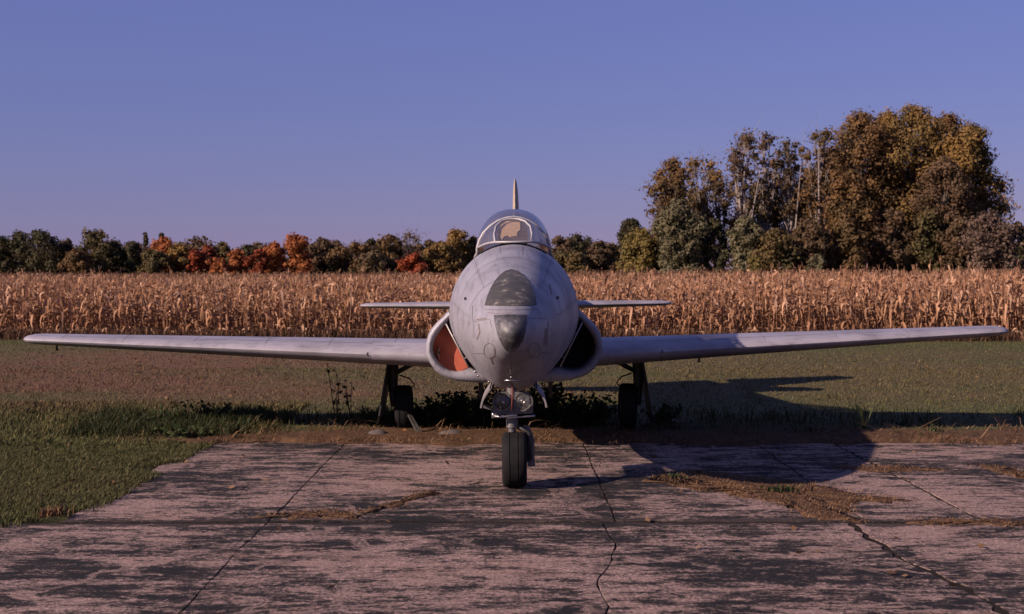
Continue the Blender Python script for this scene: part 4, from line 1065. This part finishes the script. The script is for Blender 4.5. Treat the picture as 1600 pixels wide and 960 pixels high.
# low thicket closing the gaps of the tree line (nobody could count it)
n = 60000; x = rc.uniform(-190, 210, n); y = 345+rc.normal(0, 7, n); hh = 8.2+1.6*np.sin(x*.13)+1.2*np.sin(x*.37+1)+.9*np.sin(x*.9)
z = hh*rc.random(n)**.8+ground_z(x, y)
V, Q = leaf_quads(np.stack([x, y, z], 1), .75, rc, .95, .2); tag(np_obj('thicket', V, Q, M['lf_brown']), 'dark brown thicket closing the gaps behind the tree line', 'thicket', kind='stuff')
# the grove on the right
G = [
 (986, 346, 24, 178, 'dark', 'dark green tree behind the yellow bush at the grove end', 'round', 3500, 0, 'bark'),
 (1000, 362, 34, 160, 'yellow', 'mustard yellow bushy tree at the low end of the grove', 'bush', 5500, 0, 'bark'),
 (1028, 352, 14, 164, 'red', 'small red-leaved tree between yellow bush and pale green tree', 'round', 1200, 0, 'bark'),
 (1050, 252, 38, 163, 'rust', 'tall rusty-topped tree over pale green foliage', 'round', 5000, .35, 'bark'),
 (1058, 318, 44, 158, 'pale', 'pale grey-green tree under the rusty-topped tree', 'round', 6500, 0, 'bark'),
 (1102, 243, 42, 168, 'gold', 'thin leaning tree with an orange-gold tuft at its top', 'fan', 1500, .7, 'bark'),
 (1158, 210, 42, 165, 'brown', 'ragged thin dark-topped tree with pale trunks', 'fan', 2000, .7, 'barkpale'),
 (1196, 212, 32, 170, 'brown', 'ragged dark tree beside the thin dark-topped one, twin top', 'column', 2000, .6, 'barkpale'),
 (1233, 222, 32, 168, 'brown', 'thin brown tree with gaps, pale trunk showing', 'column', 2000, .6, 'barkpale'),
 (1278, 206, 36, 166, 'rust', 'slender russet tree at the shoulder of the big trees', 'column', 3200, .5, 'barkpale'),
 (1130, 268, 34, 174, 'brown', 'thin brown tree filling in behind the leaning one', 'column', 2600, .5, 'bark'),
 (1214, 250, 36, 176, 'rust', 'russet haze of twigs behind the pale trunks', 'column', 2600, .5, 'bark'),
 (1185, 290, 40, 172, 'olive', 'olive lower crown behind the ragged dark trees', 'round', 3600, .3, 'bark'),
 (1085, 300, 34, 172, 'brown', 'brown lower crown behind the pale grey-green tree', 'round', 3000, .3, 'bark'),
 (1262, 280, 36, 170, 'gold', 'golden lower crown beneath the slender russet tree', 'round', 3600, .3, 'bark'),
 (1345, 181, 70, 170, 'rust', 'huge russet-gold tree, first of the three giants', 'round', 11000, .1, 'barkpale'),
 (1425, 172, 74, 172, 'gold', 'highest golden-brown giant in the middle of the grove', 'round', 12000, .1, 'bark'),
 (1512, 200, 58, 168, 'gold', 'golden-brown giant at the outer side with ragged edge', 'round', 11000, .15, 'bark'),
 (1480, 182, 50, 176, 'rust', 'russet-brown crown rising behind the two golden giants', 'round', 7000, .1, 'bark'),
 (1385, 178, 50, 176, 'gold', 'golden crown behind, joining the first giant to the highest', 'round', 7000, .1, 'bark'),
 (1302, 235, 34, 172, 'brown', 'dull brown tree filling in behind the slender russet tree', 'column', 4500, .4, 'bark'),
 (1475, 250, 44, 162, 'brown', 'olive-brown lower crown between the two golden giants', 'round', 6000, .1, 'bark'),
 (1325, 270, 40, 160, 'rust', 'russet lower crown before the first giant', 'round', 5000, .25, 'bark'),
 (1120, 345, 22, 158, 'dark', 'dark upright bush beneath the thin leaning tree', 'round', 2600, 0, 'bark'),
 (1165, 342, 34, 156, 'pale', 'grey-green rounded shrub beneath the pale trunks', 'bush', 4200, 0, 'bark'),
 (1210, 362, 34, 153, 'olive', 'olive shrub beside the grey-green rounded shrub', 'bush', 3600, 0, 'bark'),
 (1262, 345, 34, 155, 'brown', 'brown-gold shrub beneath the slender russet tree', 'bush', 3600, .2, 'bark'),
 (1320, 350, 36, 156, 'rust', 'russet understorey shrub beneath the first giant', 'bush', 3800, 0, 'bark'),
 (1390, 330, 36, 160, 'brown', 'dark understorey tree under the highest giant', 'bush', 3800, 0, 'bark'),
 (1445, 335, 34, 160, 'olive', 'dark bush in the shade between the golden giants', 'bush', 3600, 0, 'bark'),
 (1500, 345, 30, 157, 'brown', 'dark brown bush at the foot of the outer giant', 'bush', 3200, 0, 'bark'),
 (1545, 336, 46, 154, 'bare', 'wide pinkish-brown twiggy shrub beyond the outer giant', 'bush', 4200, .3, 'bark'),
 (1590, 352, 26, 165, 'dark', 'dark bush behind the pinkish-brown twiggy shrub', 'bush', 2600, 0, 'bark'),
 (1625, 350, 30, 170, 'brown', 'brown bush past the dark bush at the outer end of the grove', 'bush', 2600, 0, 'bark'),
 (1275, 402, 16, 150, 'pale', 'small pale weed-like shrub at the corn edge of the grove', 'bush', 900, 0, 'bark'),
 (1178, 404, 12, 150, 'yellow', 'small yellow shrub at the corn below the pale trunks', 'bush', 700, 0, 'bark'),
]
for i, (px, tp, hw, D, kd, lab, sh, nl, sp, bk) in enumerate(G):
    b = sh == 'bush'
    tree('shrub' if b else 'broadleaf_tree', px, tp-4, hw*1.12, D, kd, 700+i, lab, 'shrub' if b else 'tree', 'shrubs of the grove' if b else 'trees of the grove', int(nl*(1.25 if sp > .45 else 2.4)), .34 if nl > 1500 else .32, .02 if b or kd == 'pale' else (.14 if sp < .3 else (.42 if sp > .45 else .25)), sp, bark=bk, shape='round' if b else sh, lean=-.07 if 'leaning' in lab else 0)
